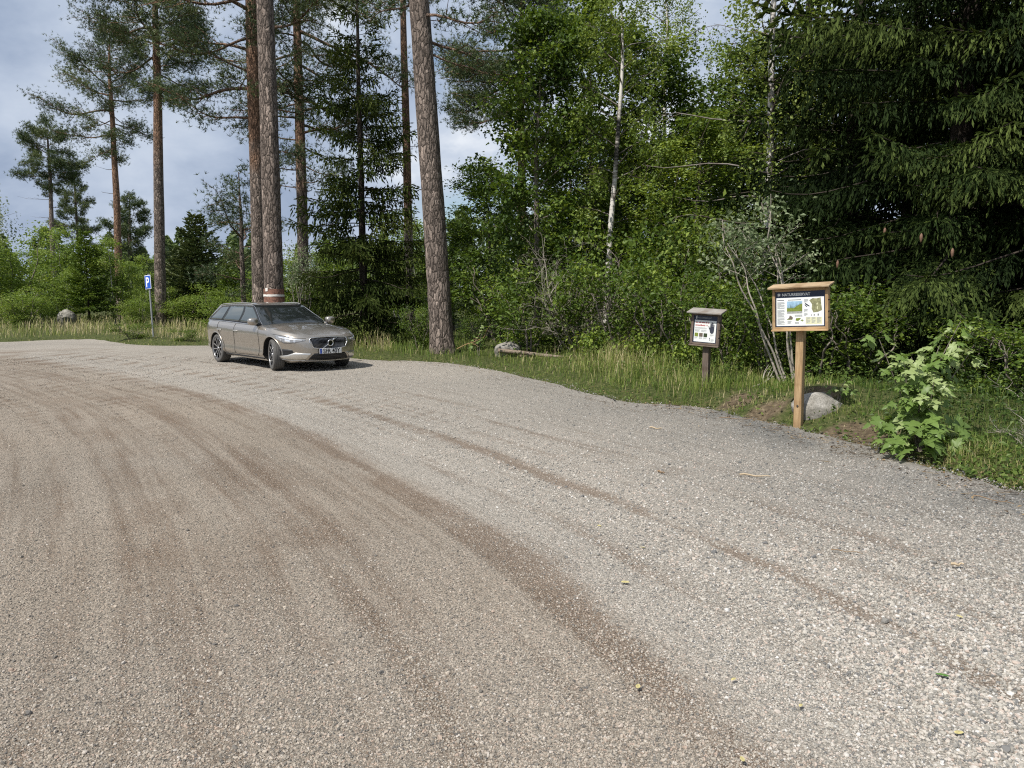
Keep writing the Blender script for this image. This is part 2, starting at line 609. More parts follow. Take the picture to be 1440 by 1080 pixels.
# the line of one tyre track seen in the photograph; every other track runs beside it
track = np.array([(-60.0, 21.5), (-30, 21.8)] + [GP(*p) for p in [(0, 500), (150, 524), (300, 560), (400, 600), (480, 640), (600, 703), (700, 768), (800, 838), (900, 905), (1000, 985), (1070, 1075)]] + [(1.35, 1.3), (2.0, -1.0), (2.6, -5.0), (3.0, -16.0)])
sg = np.concatenate([[0], np.cumsum(np.linalg.norm(np.diff(track, axis=0), axis=1))])
st = np.linspace(0, sg[-1], 500)
tk = np.stack([np.interp(st, sg, track[:, 0]), np.interp(st, sg, track[:, 1])], -1)
for _ in range(25):
    tk[1:-1] = (tk[:-2] + 2 * tk[1:-1] + tk[2:]) / 4
tkt = nz(np.gradient(tk, axis=0))


def across(pts):
    """Signed distance from the tyre track (positive towards the forest) and the way along it."""
    d = np.full(len(pts), 1e9)
    idx = np.zeros(len(pts), int)
    for k in range(0, len(tk), 50):
        dd = ((pts[:, None, :] - tk[None, k:k + 50, :]) ** 2).sum(-1)
        j = dd.argmin(1)
        v = dd[np.arange(len(pts)), j]
        up = v < d
        d[up] = v[up]
        idx[up] = j[up] + k
    r = pts - tk[idx]
    side = -(tkt[idx, 0] * r[:, 1] - tkt[idx, 1] * r[:, 0])
    return np.where(side > 0, -1, 1) * np.sqrt(d), idx / len(tk) * sg[-1]


# bands beside the track: (offset, width, strength) - compacted brown earth shows in them
BANDS = [(0.0, 0.16, 1.0), (1.28, 0.085, 1.0), (0.62, 0.06, 0.45), (0.95, .05, .35), (1.75, .07, .5), (2.05, .05, .4), (2.8, .09, .45), (-1.35, .09, .6), (-2.45, .08, .6), (-3.7, .10, .5), (-5.4, .12, .5), (2.35, 0.16, 0.5), (-0.95, 0.28, 0.6), (-1.9, 0.35, 0.55), (-3.1, 0.4, 0.4), (-0.42, 0.10, 0.35), (3.4, 0.2, 0.25), (-4.6, 0.6, 0.4), (-6.5, 0.8, 0.4)]


def wear(a, along, pts):
    a = a + 0.10 * vnoise(pts, 0.7, 11, 2) + 0.05 * vnoise(pts, 2.5, 12, 2)
    w = np.zeros(len(a))
    for k, (o, s, q) in enumerate(BANDS):
        fade = 0.72 + 0.45 * vnoise(np.stack([along * 0.35 + k * 9.1, np.zeros_like(along)], -1), 1.0, 20 + k, 3)
        w = np.maximum(w, q * np.clip(fade + 0.3, 0, 1.2) * np.exp(-((a - o) / (s * 1.25)) ** 2))
    w = w * (0.82 + 0.5 * vnoise(pts, 2.6, 31, 4))
    return np.clip(w, 0, 1)


def gravel_z(pts, w=None, a=None):
    z = 0.006 * vnoise(pts, 2.2, 5, 3) + 0.018 * vnoise(pts, 0.35, 6, 2)
    if w is not None:
        z = z - 0.016 * w
    return z


# the sheet: nodes in polar rings about the camera, so that it is fine near and coarse far
ys = []
y = 1.9
while y < 31:
    ys.append(y)
    y += max(0.035, 0.0085 * y ** 1.5)
ys = [-16, -8, -3, -1, 0, 0.8, 1.3, 1.6] + ys
# a grid over the whole area whose outside nodes are dropped and whose rim nodes are drawn onto the rim
def axis_nodes():
    t = [0.0]
    while t[-1] < 62:
        t.append(t[-1] + max(0.045, 0.012 * t[-1]))
    t = np.array(t)
    return np.concatenate([-t[::-1][:-1], t[t < 17]])


gx = axis_nodes()
gy = np.array(ys)
GX, GY = np.meshgrid(gx, gy)
pts = np.stack([GX.ravel(), GY.ravel()], -1)
dd = edge_dist(pts)
cell = np.maximum(np.gradient(gx)[None, :] * np.ones_like(GY), np.gradient(gy)[:, None] * np.ones_like(GX)).ravel()
keep = dd < cell * 0.9
# draw nodes just outside the rim onto it
e3 = ek_r
out = np.where(keep & (dd > 0))[0]
for k in range(0, len(out), 400):
    ii = out[k:k + 400]
    D = ((pts[ii][:, None, :] - e3[None]) ** 2).sum(-1).argmin(1)
    pts[ii] = e3[D]
av, al = across(pts)
wv = wear(av, al, pts)
zz = gravel_z(pts, wv)
zz = np.where(dd > -0.15, zz + 0.012, zz)
mbg = MB()
nxg, nyg = len(gx), len(gy)
ii, jj = np.meshgrid(np.arange(nyg - 1), np.arange(nxg - 1), indexing='ij')
F = np.stack([ii * nxg + jj, ii * nxg + jj + 1, (ii + 1) * nxg + jj + 1, (ii + 1) * nxg + jj], -1).reshape(-1, 4)
F = F[keep[F].all(1)]
used = np.unique(F)
remap = np.zeros(len(pts), int)
remap[used] = np.arange(len(used))
mbg.add(np.concatenate([pts, zz[:, None]], 1)[used], remap[F], 0, wv[used])


def gravel_material():
    m, t, b = mat_new('road_gravel')
    co = N(t, 'ShaderNodeTexCoord')
    V1 = N(t, 'ShaderNodeTexVoronoi', feature='F1', _Scale=75.0)
    V2 = N(t, 'ShaderNodeTexVoronoi', feature='F1', _Scale=170.0)
    n1 = N(t, 'ShaderNodeTexNoise', _Scale=1.1, _Detail=8.0, _Roughness=0.6)
    n2 = N(t, 'ShaderNodeTexNoise', _Scale=28.0, _Detail=7.0, _Roughness=0.75)
    n3 = N(t, 'ShaderNodeTexNoise', _Scale=0.23, _Detail=4.0)
    for n in (V1, V2, n1, n2, n3):
        t.links.new(co.outputs['Object'], n.inputs['Vector'])
    sp = N(t, 'ShaderNodeSeparateColor')
    t.links.new(V1.outputs['Color'], sp.inputs[0])
    sp2 = N(t, 'ShaderNodeSeparateColor')
    t.links.new(V2.outputs['Color'], sp2.inputs[0])
    stone = ramp(t, sp.outputs[0], [(0.0, (0.12, 0.115, 0.105)), (0.25, (0.265, 0.248, 0.215)), (0.55, (0.365, 0.338, 0.295)), (0.8, (0.44, 0.405, 0.355)), (0.93, (0.36, 0.31, 0.265)), (1.0, (0.58, 0.56, 0.52))])
    fine = ramp(t, sp2.outputs[0], [(0.0, (0.17, 0.155, 0.135)), (0.5, (0.33, 0.305, 0.27)), (1.0, (0.48, 0.45, 0.405))])
    m1 = N(t, 'ShaderNodeMix', data_type='RGBA')
    t.links.new(n2.outputs['Fac'], m1.inputs['Factor'])
    t.links.new(stone, m1.inputs[6])
    t.links.new(fine, m1.inputs[7])
    # brown earth
    earth = ramp(t, sp2.outputs[1], [(0.0, (0.13, 0.103, 0.080)), (0.6, (0.225, 0.183, 0.147)), (1.0, (0.35, 0.30, 0.25))])
    wf = N(t, 'ShaderNodeMath', operation='MULTIPLY_ADD')
    t.links.new(n2.outputs['Fac'], wf.inputs[0])
    wf.inputs[1].default_value = 1.3
    at_ = N(t, 'ShaderNodeMath', operation='MULTIPLY_ADD')
    t.links.new(attr(t, 'tint'), at_.inputs[0])
    at_.inputs[1].default_value = 1.15
    at_.inputs[2].default_value = -0.62
    cx_ = N(t, 'ShaderNodeCombineXYZ')
    ax_ = N(t, 'ShaderNodeMath', operation='MULTIPLY')
    t.links.new(attr(t, 'across'), ax_.inputs[0])
    ax_.inputs[1].default_value = 4.6
    ay_ = N(t, 'ShaderNodeMath', operation='MULTIPLY')
    t.links.new(attr(t, 'along'), ay_.inputs[0])
    ay_.inputs[1].default_value = 0.16
    t.links.new(ax_.outputs[0], cx_.inputs[0])
    t.links.new(ay_.outputs[0], cx_.inputs[1])
    sn = N(t, 'ShaderNodeTexNoise', _Scale=1.7, _Detail=6.0, _Roughness=0.62)
    t.links.new(cx_.outputs[0], sn.inputs['Vector'])
    sx_ = N(t, 'ShaderNodeMath', operation='MULTIPLY_ADD')
    t.links.new(sn.outputs['Fac'], sx_.inputs[0])
    sx_.inputs[1].default_value = 1.7
    sx_.inputs[2].default_value = -0.97
    s2_ = N(t, 'ShaderNodeMath', operation='ADD')
    t.links.new(sx_.outputs[0], s2_.inputs[0])
    t.links.new(at_.outputs[0], s2_.inputs[1])
    t.links.new(s2_.outputs[0], wf.inputs[2])
    wr = N(t, 'ShaderNodeMapRange')
    wr.inputs['From Min'].default_value = 0.15
    wr.inputs['From Max'].default_value = 0.75
    t.links.new(wf.outputs[0], wr.inputs['Value'])
    m2 = N(t, 'ShaderNodeMix', data_type='RGBA')
    t.links.new(wr.outputs[0], m2.inputs['Factor'])
    t.links.new(m1.outputs[2], m2.inputs[6])
    t.links.new(earth, m2.inputs[7])
    # stone by the forest: greyer, plus painted tree shade; the carriageway is pinker
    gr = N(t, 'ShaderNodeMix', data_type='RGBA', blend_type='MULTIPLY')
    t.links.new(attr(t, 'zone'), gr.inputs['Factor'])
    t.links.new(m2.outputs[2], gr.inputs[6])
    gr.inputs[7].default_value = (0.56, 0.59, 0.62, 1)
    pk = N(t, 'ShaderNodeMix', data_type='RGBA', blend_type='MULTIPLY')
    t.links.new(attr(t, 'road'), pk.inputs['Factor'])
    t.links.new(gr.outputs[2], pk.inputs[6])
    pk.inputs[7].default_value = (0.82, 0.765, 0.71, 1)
    big_ = ramp(t, n3.outputs['Fac'], [(0.3, (0.82, 0.81, 0.80)), (0.7, (1.02, 1.0, 0.98))])
    m3 = N(t, 'ShaderNodeMix', data_type='RGBA', blend_type='MULTIPLY')
    m3.inputs['Factor'].default_value = 1.0
    # long faint light and dark streaks left by wheels
    sk = ramp(t, sn.outputs['Fac'], [(0.3, (1.09, 1.085, 1.08)), (0.5, (1.0, 1.0, 1.0)), (0.72, (0.89, 0.88, 0.865))])
    m4 = N(t, 'ShaderNodeMix', data_type='RGBA', blend_type='MULTIPLY')
    m4.inputs['Factor'].default_value = 1.0
    t.links.new(pk.outputs[2], m4.inputs[6])
    t.links.new(sk, m4.inputs[7])
    t.links.new(m4.outputs[2], m3.inputs[6])
    t.links.new(big_, m3.inputs[7])
    t.links.new(m3.outputs[2], b.inputs['Base Color'])
    b.inputs['Roughness'].default_value = 0.92
    b.inputs['Specular IOR Level'].default_value = 0.2
    h = N(t, 'ShaderNodeMath', operation='MULTIPLY_ADD')
    t.links.new(V1.outputs['Distance'], h.inputs[0])
    h.inputs[1].default_value = -1.0
    t.links.new(n2.outputs['Fac'], h.inputs[2])
    bm = N(t, 'ShaderNodeBump', _Strength=0.9, _Distance=0.012)
    t.links.new(h.outputs[0], bm.inputs['Height'])
    t.links.new(bm.outputs[0], b.inputs['Normal'])
    return m


def sm(x, a, b):
    t = np.clip((x - a) / (b - a), 0, 1)
    return t * t * (3 - 2 * t)


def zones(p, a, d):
    """How far a point lies in the grey stone and painted shade by the forest, and in the pinkish carriageway."""
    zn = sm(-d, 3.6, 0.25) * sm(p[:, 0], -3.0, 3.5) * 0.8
    zn = zn * (0.75 + 0.5 * vnoise(p, 0.8, 41, 3)) + 0.5 * sm(vnoise(p, 1.4, 44, 3), 0.0, 0.35) * sm(-d, 1.3, 0.1) * sm(p[:, 0], 0.5, 3)  # second term paints dapples of tree shade along the rim
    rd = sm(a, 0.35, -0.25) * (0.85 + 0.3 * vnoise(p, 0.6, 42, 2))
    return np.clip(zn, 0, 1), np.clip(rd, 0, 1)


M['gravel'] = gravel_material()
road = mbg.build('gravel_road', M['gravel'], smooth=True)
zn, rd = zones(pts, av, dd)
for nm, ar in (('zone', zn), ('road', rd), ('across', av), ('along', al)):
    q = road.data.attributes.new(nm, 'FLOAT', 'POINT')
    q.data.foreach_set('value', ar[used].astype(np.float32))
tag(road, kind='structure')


# loose stones: points that carry size, turn and tone, with a stone on each
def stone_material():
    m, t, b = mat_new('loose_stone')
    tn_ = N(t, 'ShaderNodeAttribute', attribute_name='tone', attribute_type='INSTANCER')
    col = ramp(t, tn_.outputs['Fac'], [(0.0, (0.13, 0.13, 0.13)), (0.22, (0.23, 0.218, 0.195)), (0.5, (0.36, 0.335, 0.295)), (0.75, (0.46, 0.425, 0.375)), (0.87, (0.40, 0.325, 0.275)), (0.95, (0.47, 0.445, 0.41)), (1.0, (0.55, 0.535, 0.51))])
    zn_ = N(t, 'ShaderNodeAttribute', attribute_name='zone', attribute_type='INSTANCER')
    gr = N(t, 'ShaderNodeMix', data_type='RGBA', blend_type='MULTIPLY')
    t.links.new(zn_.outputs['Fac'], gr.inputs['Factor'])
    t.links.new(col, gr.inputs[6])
    gr.inputs[7].default_value = (0.56, 0.59, 0.62, 1)  # greyer stone and painted tree shade, as on the sheet below
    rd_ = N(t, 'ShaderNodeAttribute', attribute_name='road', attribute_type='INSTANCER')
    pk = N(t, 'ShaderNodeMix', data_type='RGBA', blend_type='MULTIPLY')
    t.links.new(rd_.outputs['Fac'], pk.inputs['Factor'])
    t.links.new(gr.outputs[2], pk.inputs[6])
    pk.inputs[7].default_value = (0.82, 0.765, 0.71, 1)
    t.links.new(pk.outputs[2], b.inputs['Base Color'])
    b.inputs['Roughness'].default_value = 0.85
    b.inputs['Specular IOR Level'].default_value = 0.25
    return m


M['stone'] = stone_material()
rs = np.random.default_rng(7)


def scatter_gravel():
    n = 640000
    # even in the picture: more per square metre near the camera
    Y = 2.0 / (1 - rs.random(n) * (1 - 2.0 / 24)) ** 0.93
    X = (rs.random(n) * 2 - 1) * (Y * 0.74 + 1.1)
    p = np.stack([X, Y], -1)
    d = edge_dist(p)
    kp = d < 0.03 + 0.10 * rs.random(len(d)) ** 2 * 4
    p, d = p[kp], d[kp]
    a, l = across(p)
    w = wear(a, l, p)
    coarse = sm(a, 0.1, 1.2)
    # stones shun the worn bands
    fines = sm(vnoise(p, 0.9, 91, 3), .05, .45) * .55 + .35 * sm(vnoise(np.stack([a * 3.2, l * .22], -1), 1.0, 92, 3), .0, .4)
    ok = rs.random(len(p)) > np.maximum(w * 0.85 * (0.55 + 0.45 * coarse), fines * (1 - .5 * coarse))
    p, d, a, w, coarse = p[ok], d[ok], a[ok], w[ok], coarse[ok]
    k = len(p)
    size = (0.0022 + 0.0050 * rs.random(k) ** 3.4) * (0.74 + 0.5 * coarse)
    big_ = rs.random(k) < 0.012
    size[big_] *= 1.9
    size = np.maximum(size, 0.00045 * p[:, 1])
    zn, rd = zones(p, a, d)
    z = gravel_z(p, w) + size * 0.22
    me = bpy.data.meshes.new('loose_gravel')
    me.vertices.add(k)
    me.vertices.foreach_set('co', np.concatenate([p, z[:, None]], 1).ravel())
    sc = size[:, None] * (0.7 + 0.75 * rs.random((k, 3)))
    sc[:, 2] *= 0.92
    rot = np.stack([(rs.random(k) - .5) * 0.7, (rs.random(k) - .5) * 0.7, rs.random(k) * 6.28], -1)
    for nm, ar in (('size', sc), ('turn', rot)):
        q = me.attributes.new(nm, 'FLOAT_VECTOR', 'POINT')
        q.data.foreach_set('vector', ar.astype(np.float32).ravel())
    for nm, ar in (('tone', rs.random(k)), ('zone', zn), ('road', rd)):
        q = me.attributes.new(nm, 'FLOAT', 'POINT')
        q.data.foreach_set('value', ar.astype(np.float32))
    me.update()
    o = bpy.data.objects.new('loose_gravel', me)
    C.objects.link(o)
    ng = bpy.data.node_groups.new('stones_on_points', 'GeometryNodeTree')
    ng.interface.new_socket('Geometry', in_out='INPUT', socket_type='NodeSocketGeometry')
    ng.interface.new_socket('Geometry', in_out='OUTPUT', socket_type='NodeSocketGeometry')
    gi = ng.nodes.new('NodeGroupInput')
    go = ng.nodes.new('NodeGroupOutput')
    iop = ng.nodes.new('GeometryNodeInstanceOnPoints')
    join = ng.nodes.new('GeometryNodeJoinGeometry')
    for s_ in range(4):
        ico = ng.nodes.new('GeometryNodeMeshIcoSphere')
        ico.inputs['Radius'].default_value = 1.0
        ico.inputs['Subdivisions'].default_value = 1 if s_ < 2 else 2
        nn = ng.nodes.new('ShaderNodeTexNoise')
        nn.noise_dimensions = '4D'
        nn.inputs['W'].default_value = s_ * 3.7
        nn.inputs['Scale'].default_value = 0.9
        sub = ng.nodes.new('ShaderNodeVectorMath')
        sub.operation = 'SUBTRACT'
        sub.inputs[1].default_value = (0.5, 0.5, 0.5)
        ng.links.new(nn.outputs['Color'], sub.inputs[0])
        scl = ng.nodes.new('ShaderNodeVectorMath')
        scl.operation = 'SCALE'
        scl.inputs['Scale'].default_value = 1.8
        ng.links.new(sub.outputs[0], scl.inputs[0])
        sp = ng.nodes.new('GeometryNodeSetPosition')
        ng.links.new(ico.outputs['Mesh'], sp.inputs['Geometry'])
        ng.links.new(scl.outputs[0], sp.inputs['Offset'])
        smt = ng.nodes.new('GeometryNodeSetMaterial')
        smt.inputs['Material'].default_value = M['stone']
        ng.links.new(sp.outputs[0], smt.inputs['Geometry'])
        shs = ng.nodes.new('GeometryNodeSetShadeSmooth')
        shs.inputs['Shade Smooth'].default_value = False
        ng.links.new(smt.outputs[0], shs.inputs['Geometry'])
        g2i = ng.nodes.new('GeometryNodeGeometryToInstance')
        ng.links.new(shs.outputs[0], g2i.inputs[0])
        ng.links.new(g2i.outputs[0], join.inputs[0])
    ng.links.new(gi.outputs[0], iop.inputs['Points'])
    ng.links.new(join.outputs[0], iop.inputs['Instance'])
    iop.inputs['Pick Instance'].default_value = True
    for nm, sock in (('size', 'Scale'), ('turn', 'Rotation')):
        na = ng.nodes.new('GeometryNodeInputNamedAttribute')
        na.data_type = 'FLOAT_VECTOR'
        na.inputs['Name'].default_value = nm
        ng.links.new(na.outputs['Attribute'], iop.inputs[sock])
    ng.links.new(iop.outputs[0], go.inputs[0])
    md = o.modifiers.new('stones', 'NODES')
    md.node_group = ng
    me.materials.append(M['stone'])
    tag(o, 'loose crushed stone lying over the gravel road and lay-by', 'gravel', kind='stuff')


scatter_gravel()


# ground sheet: forest floor, verge and meadow, out to the horizon
def ground_h(p, d):
    h = -0.05 + 0.15 * sm(d, 0.0, 0.7) + 0.03 * vnoise(p, 0.8, 51, 3) * sm(d, 0, 1)
    h = h + 0.16 * sm(d, 0.4, 3.5) * sm(p[:, 0], -2, 3)
    h = h + 0.05 * vnoise(p, 0.25, 52, 2) * sm(d, 0.5, 4)
    # the spoil bank round the boulder beside the large sign
    for (bx, by, hh, rr) in MOUNDS:
        h = h + hh * np.exp(-(((p[:, 0] - bx) / rr) ** 2 + ((p[:, 1] - by) / rr) ** 2)) * sm(d, -0.02, 0.5)
    return h


_r1 = P(1175, 560, 9.9)
MOUNDS = [(_r1.x, 10.1, 0.30, 0.75), (_r1.x + 1.3, 9.6, 0.18, 0.8), (P(1060, 560, 11.3).x, 11.3, 0.1, 0.8)]
SOIL = [GP(1075, 588), GP(1040, 575), GP(1190, 612), GP(1230, 618), GP(1150, 590), GP(1250, 638)]


def gcoords(lo, hi, step, far):
    c = list(np.arange(lo, hi, step))
    k = step
    while c[-1] < far:
        k *= 1.35
        c.append(c[-1] + k)
    k = step
    while c[0] > -far:
        k *= 1.35
        c.insert(0, c[0] - k)
    return np.array(c)


tx = gcoords(-26, 16, 0.22, 2500)
ty = gcoords(2, 36, 0.22, 2500)
TX, TY = np.meshgrid(tx, ty)
tp = np.stack([TX.ravel(), TY.ravel()], -1)
near = (np.abs(tp[:, 0]) < 80) & (np.abs(tp[:, 1]) < 80)
td = np.full(len(tp), 30.0)
td[near] = edge_dist(tp[near])
th = ground_h(tp, td)
far_in = ~near & (tp[:, 0] < 5) & (tp[:, 1] < 20)
th[far_in] = -0.05
th = np.where(td < 0, -0.07, th)
soil = np.zeros(len(tp))
for sx, sy in SOIL:
    soil = np.maximum(soil, np.exp(-((tp[:, 0] - sx) ** 2 + (tp[:, 1] - sy) ** 2) / 0.07))
soil = np.maximum(soil, 0.35 * sm(td, 0.35, 0.0))
gb = MB()
nxg, nyg = len(tx), len(ty)
ii, jj = np.meshgrid(np.arange(nyg - 1), np.arange(nxg - 1), indexing='ij')
F = np.stack([ii * nxg + jj, ii * nxg + jj + 1, (ii + 1) * nxg + jj + 1, (ii + 1) * nxg + jj], -1).reshape(-1, 4)
gb.add(np.concatenate([tp, th[:, None]], 1), F, 0, soil)
tag(gb.build('ground', M['ground'], smooth=True), kind='structure')


def gz(x, y):
    p = np.array([[x, y]], float)
    d = edge_dist(p)
    return float(ground_h(p, d)[0]) if d[0] > 0 else float(gravel_z(p)[0])


def at(px, Y, dz=0.0):
    """Ground point at depth Y below the pixel column px."""
    x = P(px, 450, Y).x
    return (x, Y, gz(x, Y) + dz)


# ------------------------------------------------------------------ growing things
def leaf_quads(mb, c, n, u, size, mat=0, tint=0.5, width=0.55, fold=0.12):
    """Leaves as folded diamonds: centre, surface normal, pointing direction, length."""
    n = nz(n); u = nz(u - n * (u * n).sum(-1, keepdims=True)); w = np.cross(n, u)
    s = np.broadcast_to(size, (len(c),))[:, None]
    V = np.zeros((len(c), 4, 3))
    V[:, 0] = c - u * s * 0.5
    V[:, 1] = c + w * s * width * 0.5 + n * s * fold - u * s * 0.05
    V[:, 2] = c + u * s * 0.5 - n * s * fold * 0.6
    V[:, 3] = c - w * s * width * 0.5 + n * s * fold - u * s * 0.05
    F = np.arange(len(c))[:, None] * 4 + np.array([[0, 3, 2, 1]])
    mb.add(V.reshape(-1, 3), F, mat, np.repeat(np.broadcast_to(tint, (len(c),)), 4))


def blades(mb, base, d, length, width, mat=0, tint=0.5, face=None):
    """Needles: one slim triangle each."""
    d = nz(d)
    if face is None:
        face = np.random.default_rng(len(base)).normal(size=d.shape)
    w = nz(np.cross(d, face))
    L = np.broadcast_to(length, (len(base),))[:, None]
    Wd = np.broadcast_to(width, (len(base),))[:, None]
    V = np.stack([base - w * Wd * .5, base + w * Wd * .5, base + d * L], 1)
    F = np.arange(len(base))[:, None] * 3 + np.array([[0, 1, 2]])
    mb.add(V.reshape(-1, 3), F, mat, np.repeat(np.broadcast_to(tint, (len(base),)), 3))


def trunk_path(rng, H, lean=(0, 0), wob=0.0, n=40, bend=(0, 0)):
    z = np.linspace(0, H, n)
    t = z / H
    x = lean[0] * t + bend[0] * np.sin(t * math.pi)
    y = lean[1] * t + bend[1] * np.sin(t * math.pi)
    k = rng.random(4) * 6.28
    x = x + wob * (np.sin(t * 9 + k[0]) * .6 + np.sin(t * 21 + k[1]) * .25) * t
    y = y + wob * (np.sin(t * 8 + k[2]) * .6 + np.sin(t * 19 + k[3]) * .25) * t
    return np.stack([x, y, z], -1)


def on_path(path, z):
    return np.stack([np.interp(z, path[:, 2], path[:, i]) for i in range(3)], -1)


def bark_tube(mb, path, r, sides, seed, amp=0.05, tint=0.5, flare=0.0):
    """A trunk whose skin is uneven, flared at the root."""
    n = len(path)
    a = np.linspace(0, 2 * math.pi, sides, endpoint=False)
    q = np.stack([np.cos(a)[None] * np.ones((n, 1)), np.sin(a)[None] * np.ones((n, 1)), path[:, 2:3] * 1.2 * np.ones((1, sides))], -1)
    w = 1 + amp * vnoise(q.reshape(-1, 3), 2.2, seed, 3).reshape(n, sides)
    if flare:
        fz = np.exp(-path[:, 2:3] / 0.28)
        lob = 0.5 + 0.5 * np.cos(a * 4 + seed)[None]
        w = w + flare * fz * (0.45 + 0.75 * lob)
    tube(mb, path, r, sides, 0, tint, wob=w)


def curve_pts(p0, d0, L, n, droop, lift, rng, wig=0.06):
    """A limb that sets off along d0, sags and turns up at its end."""
    t = np.linspace(0, 1, n)[:, None]
    p = p0 + d0 * L * t
    p[:, 2:3] += L * (-droop * t ** 1.6 + lift * t ** 3)
    side = np.array([-d0[1], d0[0], 0])
    ph = rng.random(2) * 6.28
    p = p + side * L * wig * np.sin(t * 5 + ph[0]) * t + np.array([0, 0, 1.0]) * L * wig * .6 * np.sin(t * 6 + ph[1]) * t
    return p


def pine(seed, H, r0, c0, R, limbs=26, lean=(0, 0), bend=(0, 0), wob=0.06, dens=1.0, tuft=0.155, orange=(5, 9), dead=(), extra=(), sides=20, top_r=0.35,
         zfine=None, droop=0.12, tint0=0.0, prof=None, skew=None):
    rng = np.random.default_rng(seed)
    path = trunk_path(rng, H, lean, wob, 60 if zfine is None else 150, bend)
    tr, cr_ = MB(), MB()
    t = path[:, 2] / H
    rad = r0 * (1 - 0.42 * t - 0.5 * t ** 4)
    rad = np.maximum(rad, 0.02)
    tint = np.clip((path[:, 2] - orange[0]) / (orange[1] - orange[0]), 0, 1)
    bark_tube(tr, path, rad, sides, seed, 0.05, tint, flare=0.28)
    specs = []
    for k in range(limbs):
        q = (k + rng.random() * .8) / limbs
        z = c0 + (H - c0) * q
        a = k * 2.4 + rng.random() * 0.9
        e = (0.35 + 1.0 * min(1, q / 0.35)) if q < 0.35 else (1.35 - 1.15 * ((q - .35) / .65) ** 1.3)
        if prof is not None:
            e = prof(q)
        L = R * min(e, 1.2) / 1.6 * (0.5 + 0.75 * rng.random())
        rise = -0.05 + 0.55 * q + 0.15 * rng.normal()
        if skew is not None:
            L *= 1 + skew[1] * math.cos(a - skew[0])
        specs.append((z, a, max(L, 0.4), rise, 1.0))
    for z, a, L, rise in extra:
        specs.append((z, a, L, rise, 1.2))
    tufts, tdir, tt = [], [], []
    for z, a, L, rise, kk in specs:
        p0 = on_path(path, z)
        d0 = nz(np.array([math.cos(a), math.sin(a), rise + 0.22 * rng.normal() * (kk == 1.0)]))
        lp = curve_pts(p0, d0, L, 9, droop + 0.1 * rng.random(), 0.25 * rng.random() + 0.08, rng, 0.11)
        rb = max(0.012, 0.017 * L) * kk
        tube(tr, lp, np.linspace(rb, rb * .25, 9), 5, 0, 0.55, cap=False)
        ns = max(5, int(L * 7.5 * dens))
        base_t = 0.15 + 0.6 * rng.random()
        for s in range(ns):
            t_ = 0.34 + 0.66 * ((s + rng.random()) / ns) ** .8
            b0 = np.array([np.interp(t_, np.linspace(0, 1, 9), lp[:, i]) for i in range(3)])
            sg_ = 1 if s % 2 else -1
            an = math.atan2(d0[1], d0[0]) + sg_ * (0.5 + 0.6 * rng.random())
            sl_ = L * (0.20 + 0.22 * rng.random()) * (1.15 - 0.5 * t_)
            dd_ = nz(np.array([math.cos(an), math.sin(an), -0.45 + 1.25 * rng.random()]))
            b1 = b0 + dd_ * sl_
            sticks(tr, [b0], [b1], rb * .3, 0.006, 0, 1.0)
            m_ = max(4, int(13 * dens * (0.5 + sl_)))
            f = 0.25 + 0.8 * rng.random(m_)
            c = b0 + (b1 - b0) * f[:, None] + rng.normal(size=(m_, 3)) * np.array([0.17, 0.17, 0.16]) * (0.7 + 0.5 * sl_)
            tufts.append(c)
            tdir.append(np.repeat(dd_[None], m_, 0) * 0.6 + rng.normal(size=(m_, 3)) * 0.45 + np.array([0, 0, 0.45]))
            tt.append(np.clip(base_t + 0.18 * rng.normal(size=m_), 0, 1))
    T = np.concatenate(tufts); D = nz(np.concatenate(tdir)); tn_ = np.concatenate(tt)
    k = 9
    B = np.repeat(T, k, 0)
    dd_ = np.repeat(D, k, 0) * 0.75 + rng.normal(size=(len(B), 3)) * 0.62
    blades(cr_, B, dd_, tuft * (0.7 + 0.5 * rng.random(len(B))), tuft * 0.125, 0, np.clip(np.repeat(tn_, k) + tint0 + 0.1 * rng.normal(size=len(B)), 0, 1), face=rng.normal(size=(len(B), 3)))
    # bare dead stubs below the crown
    for z, a, L in dead:
        p0 = on_path(path, z)
        lp = curve_pts(p0, np.array([math.cos(a), math.sin(a), 0.05]), L, 6, 0.2, 0.25, rng, 0.08)
        tube(tr, lp, np.linspace(0.02, 0.005, 6), 4, 0, 0.3, cap=False)
        for s in range(int(L * 4)):
            i = rng.integers(2, 6)
            sticks(tr, [lp[i]], [lp[i] + np.array([math.cos(a + 0.8 * (-1) ** s), math.sin(a + .8 * (-1) ** s), 0.2]) * L * .22], .007, .003, 0, .3)
    return tr, cr_, path, rad


def brushes(mb, A, D, L, Wd, tint):
    """Needle-clad shoots: three crossed slim diamonds round the twig."""
    D = nz(D)
    ref = np.where(np.abs(D[:, 2:3]) < 0.8, np.array([[0., 0, 1]]), np.array([[1., 0, 0]]))
    u = nz(np.cross(D, ref)); w = np.cross(D, u)
    k = len(A)
    L = np.broadcast_to(L, (k,))[:, None]; Wd = np.broadcast_to(Wd, (k,))[:, None]
    V = np.zeros((k, 8, 3))
    V[:, 0] = A
    V[:, 1] = A + D * L
    M_ = A + D * L * 0.55
    for q in range(3):
        a = q * math.pi / 3
        o = (math.cos(a) * u + math.sin(a) * w) * Wd * 0.5
        V[:, 2 + 2 * q] = M_ + o
        V[:, 3 + 2 * q] = M_ - o
    base = np.arange(k)[:, None] * 8
    F = np.concatenate([base + np.array([[0, 2 + 2 * q, 1, 3 + 2 * q]]) for q in range(3)])
    mb.add(V.reshape(-1, 3), F, 0, np.repeat(np.broadcast_to(tint, (k,)), 8))


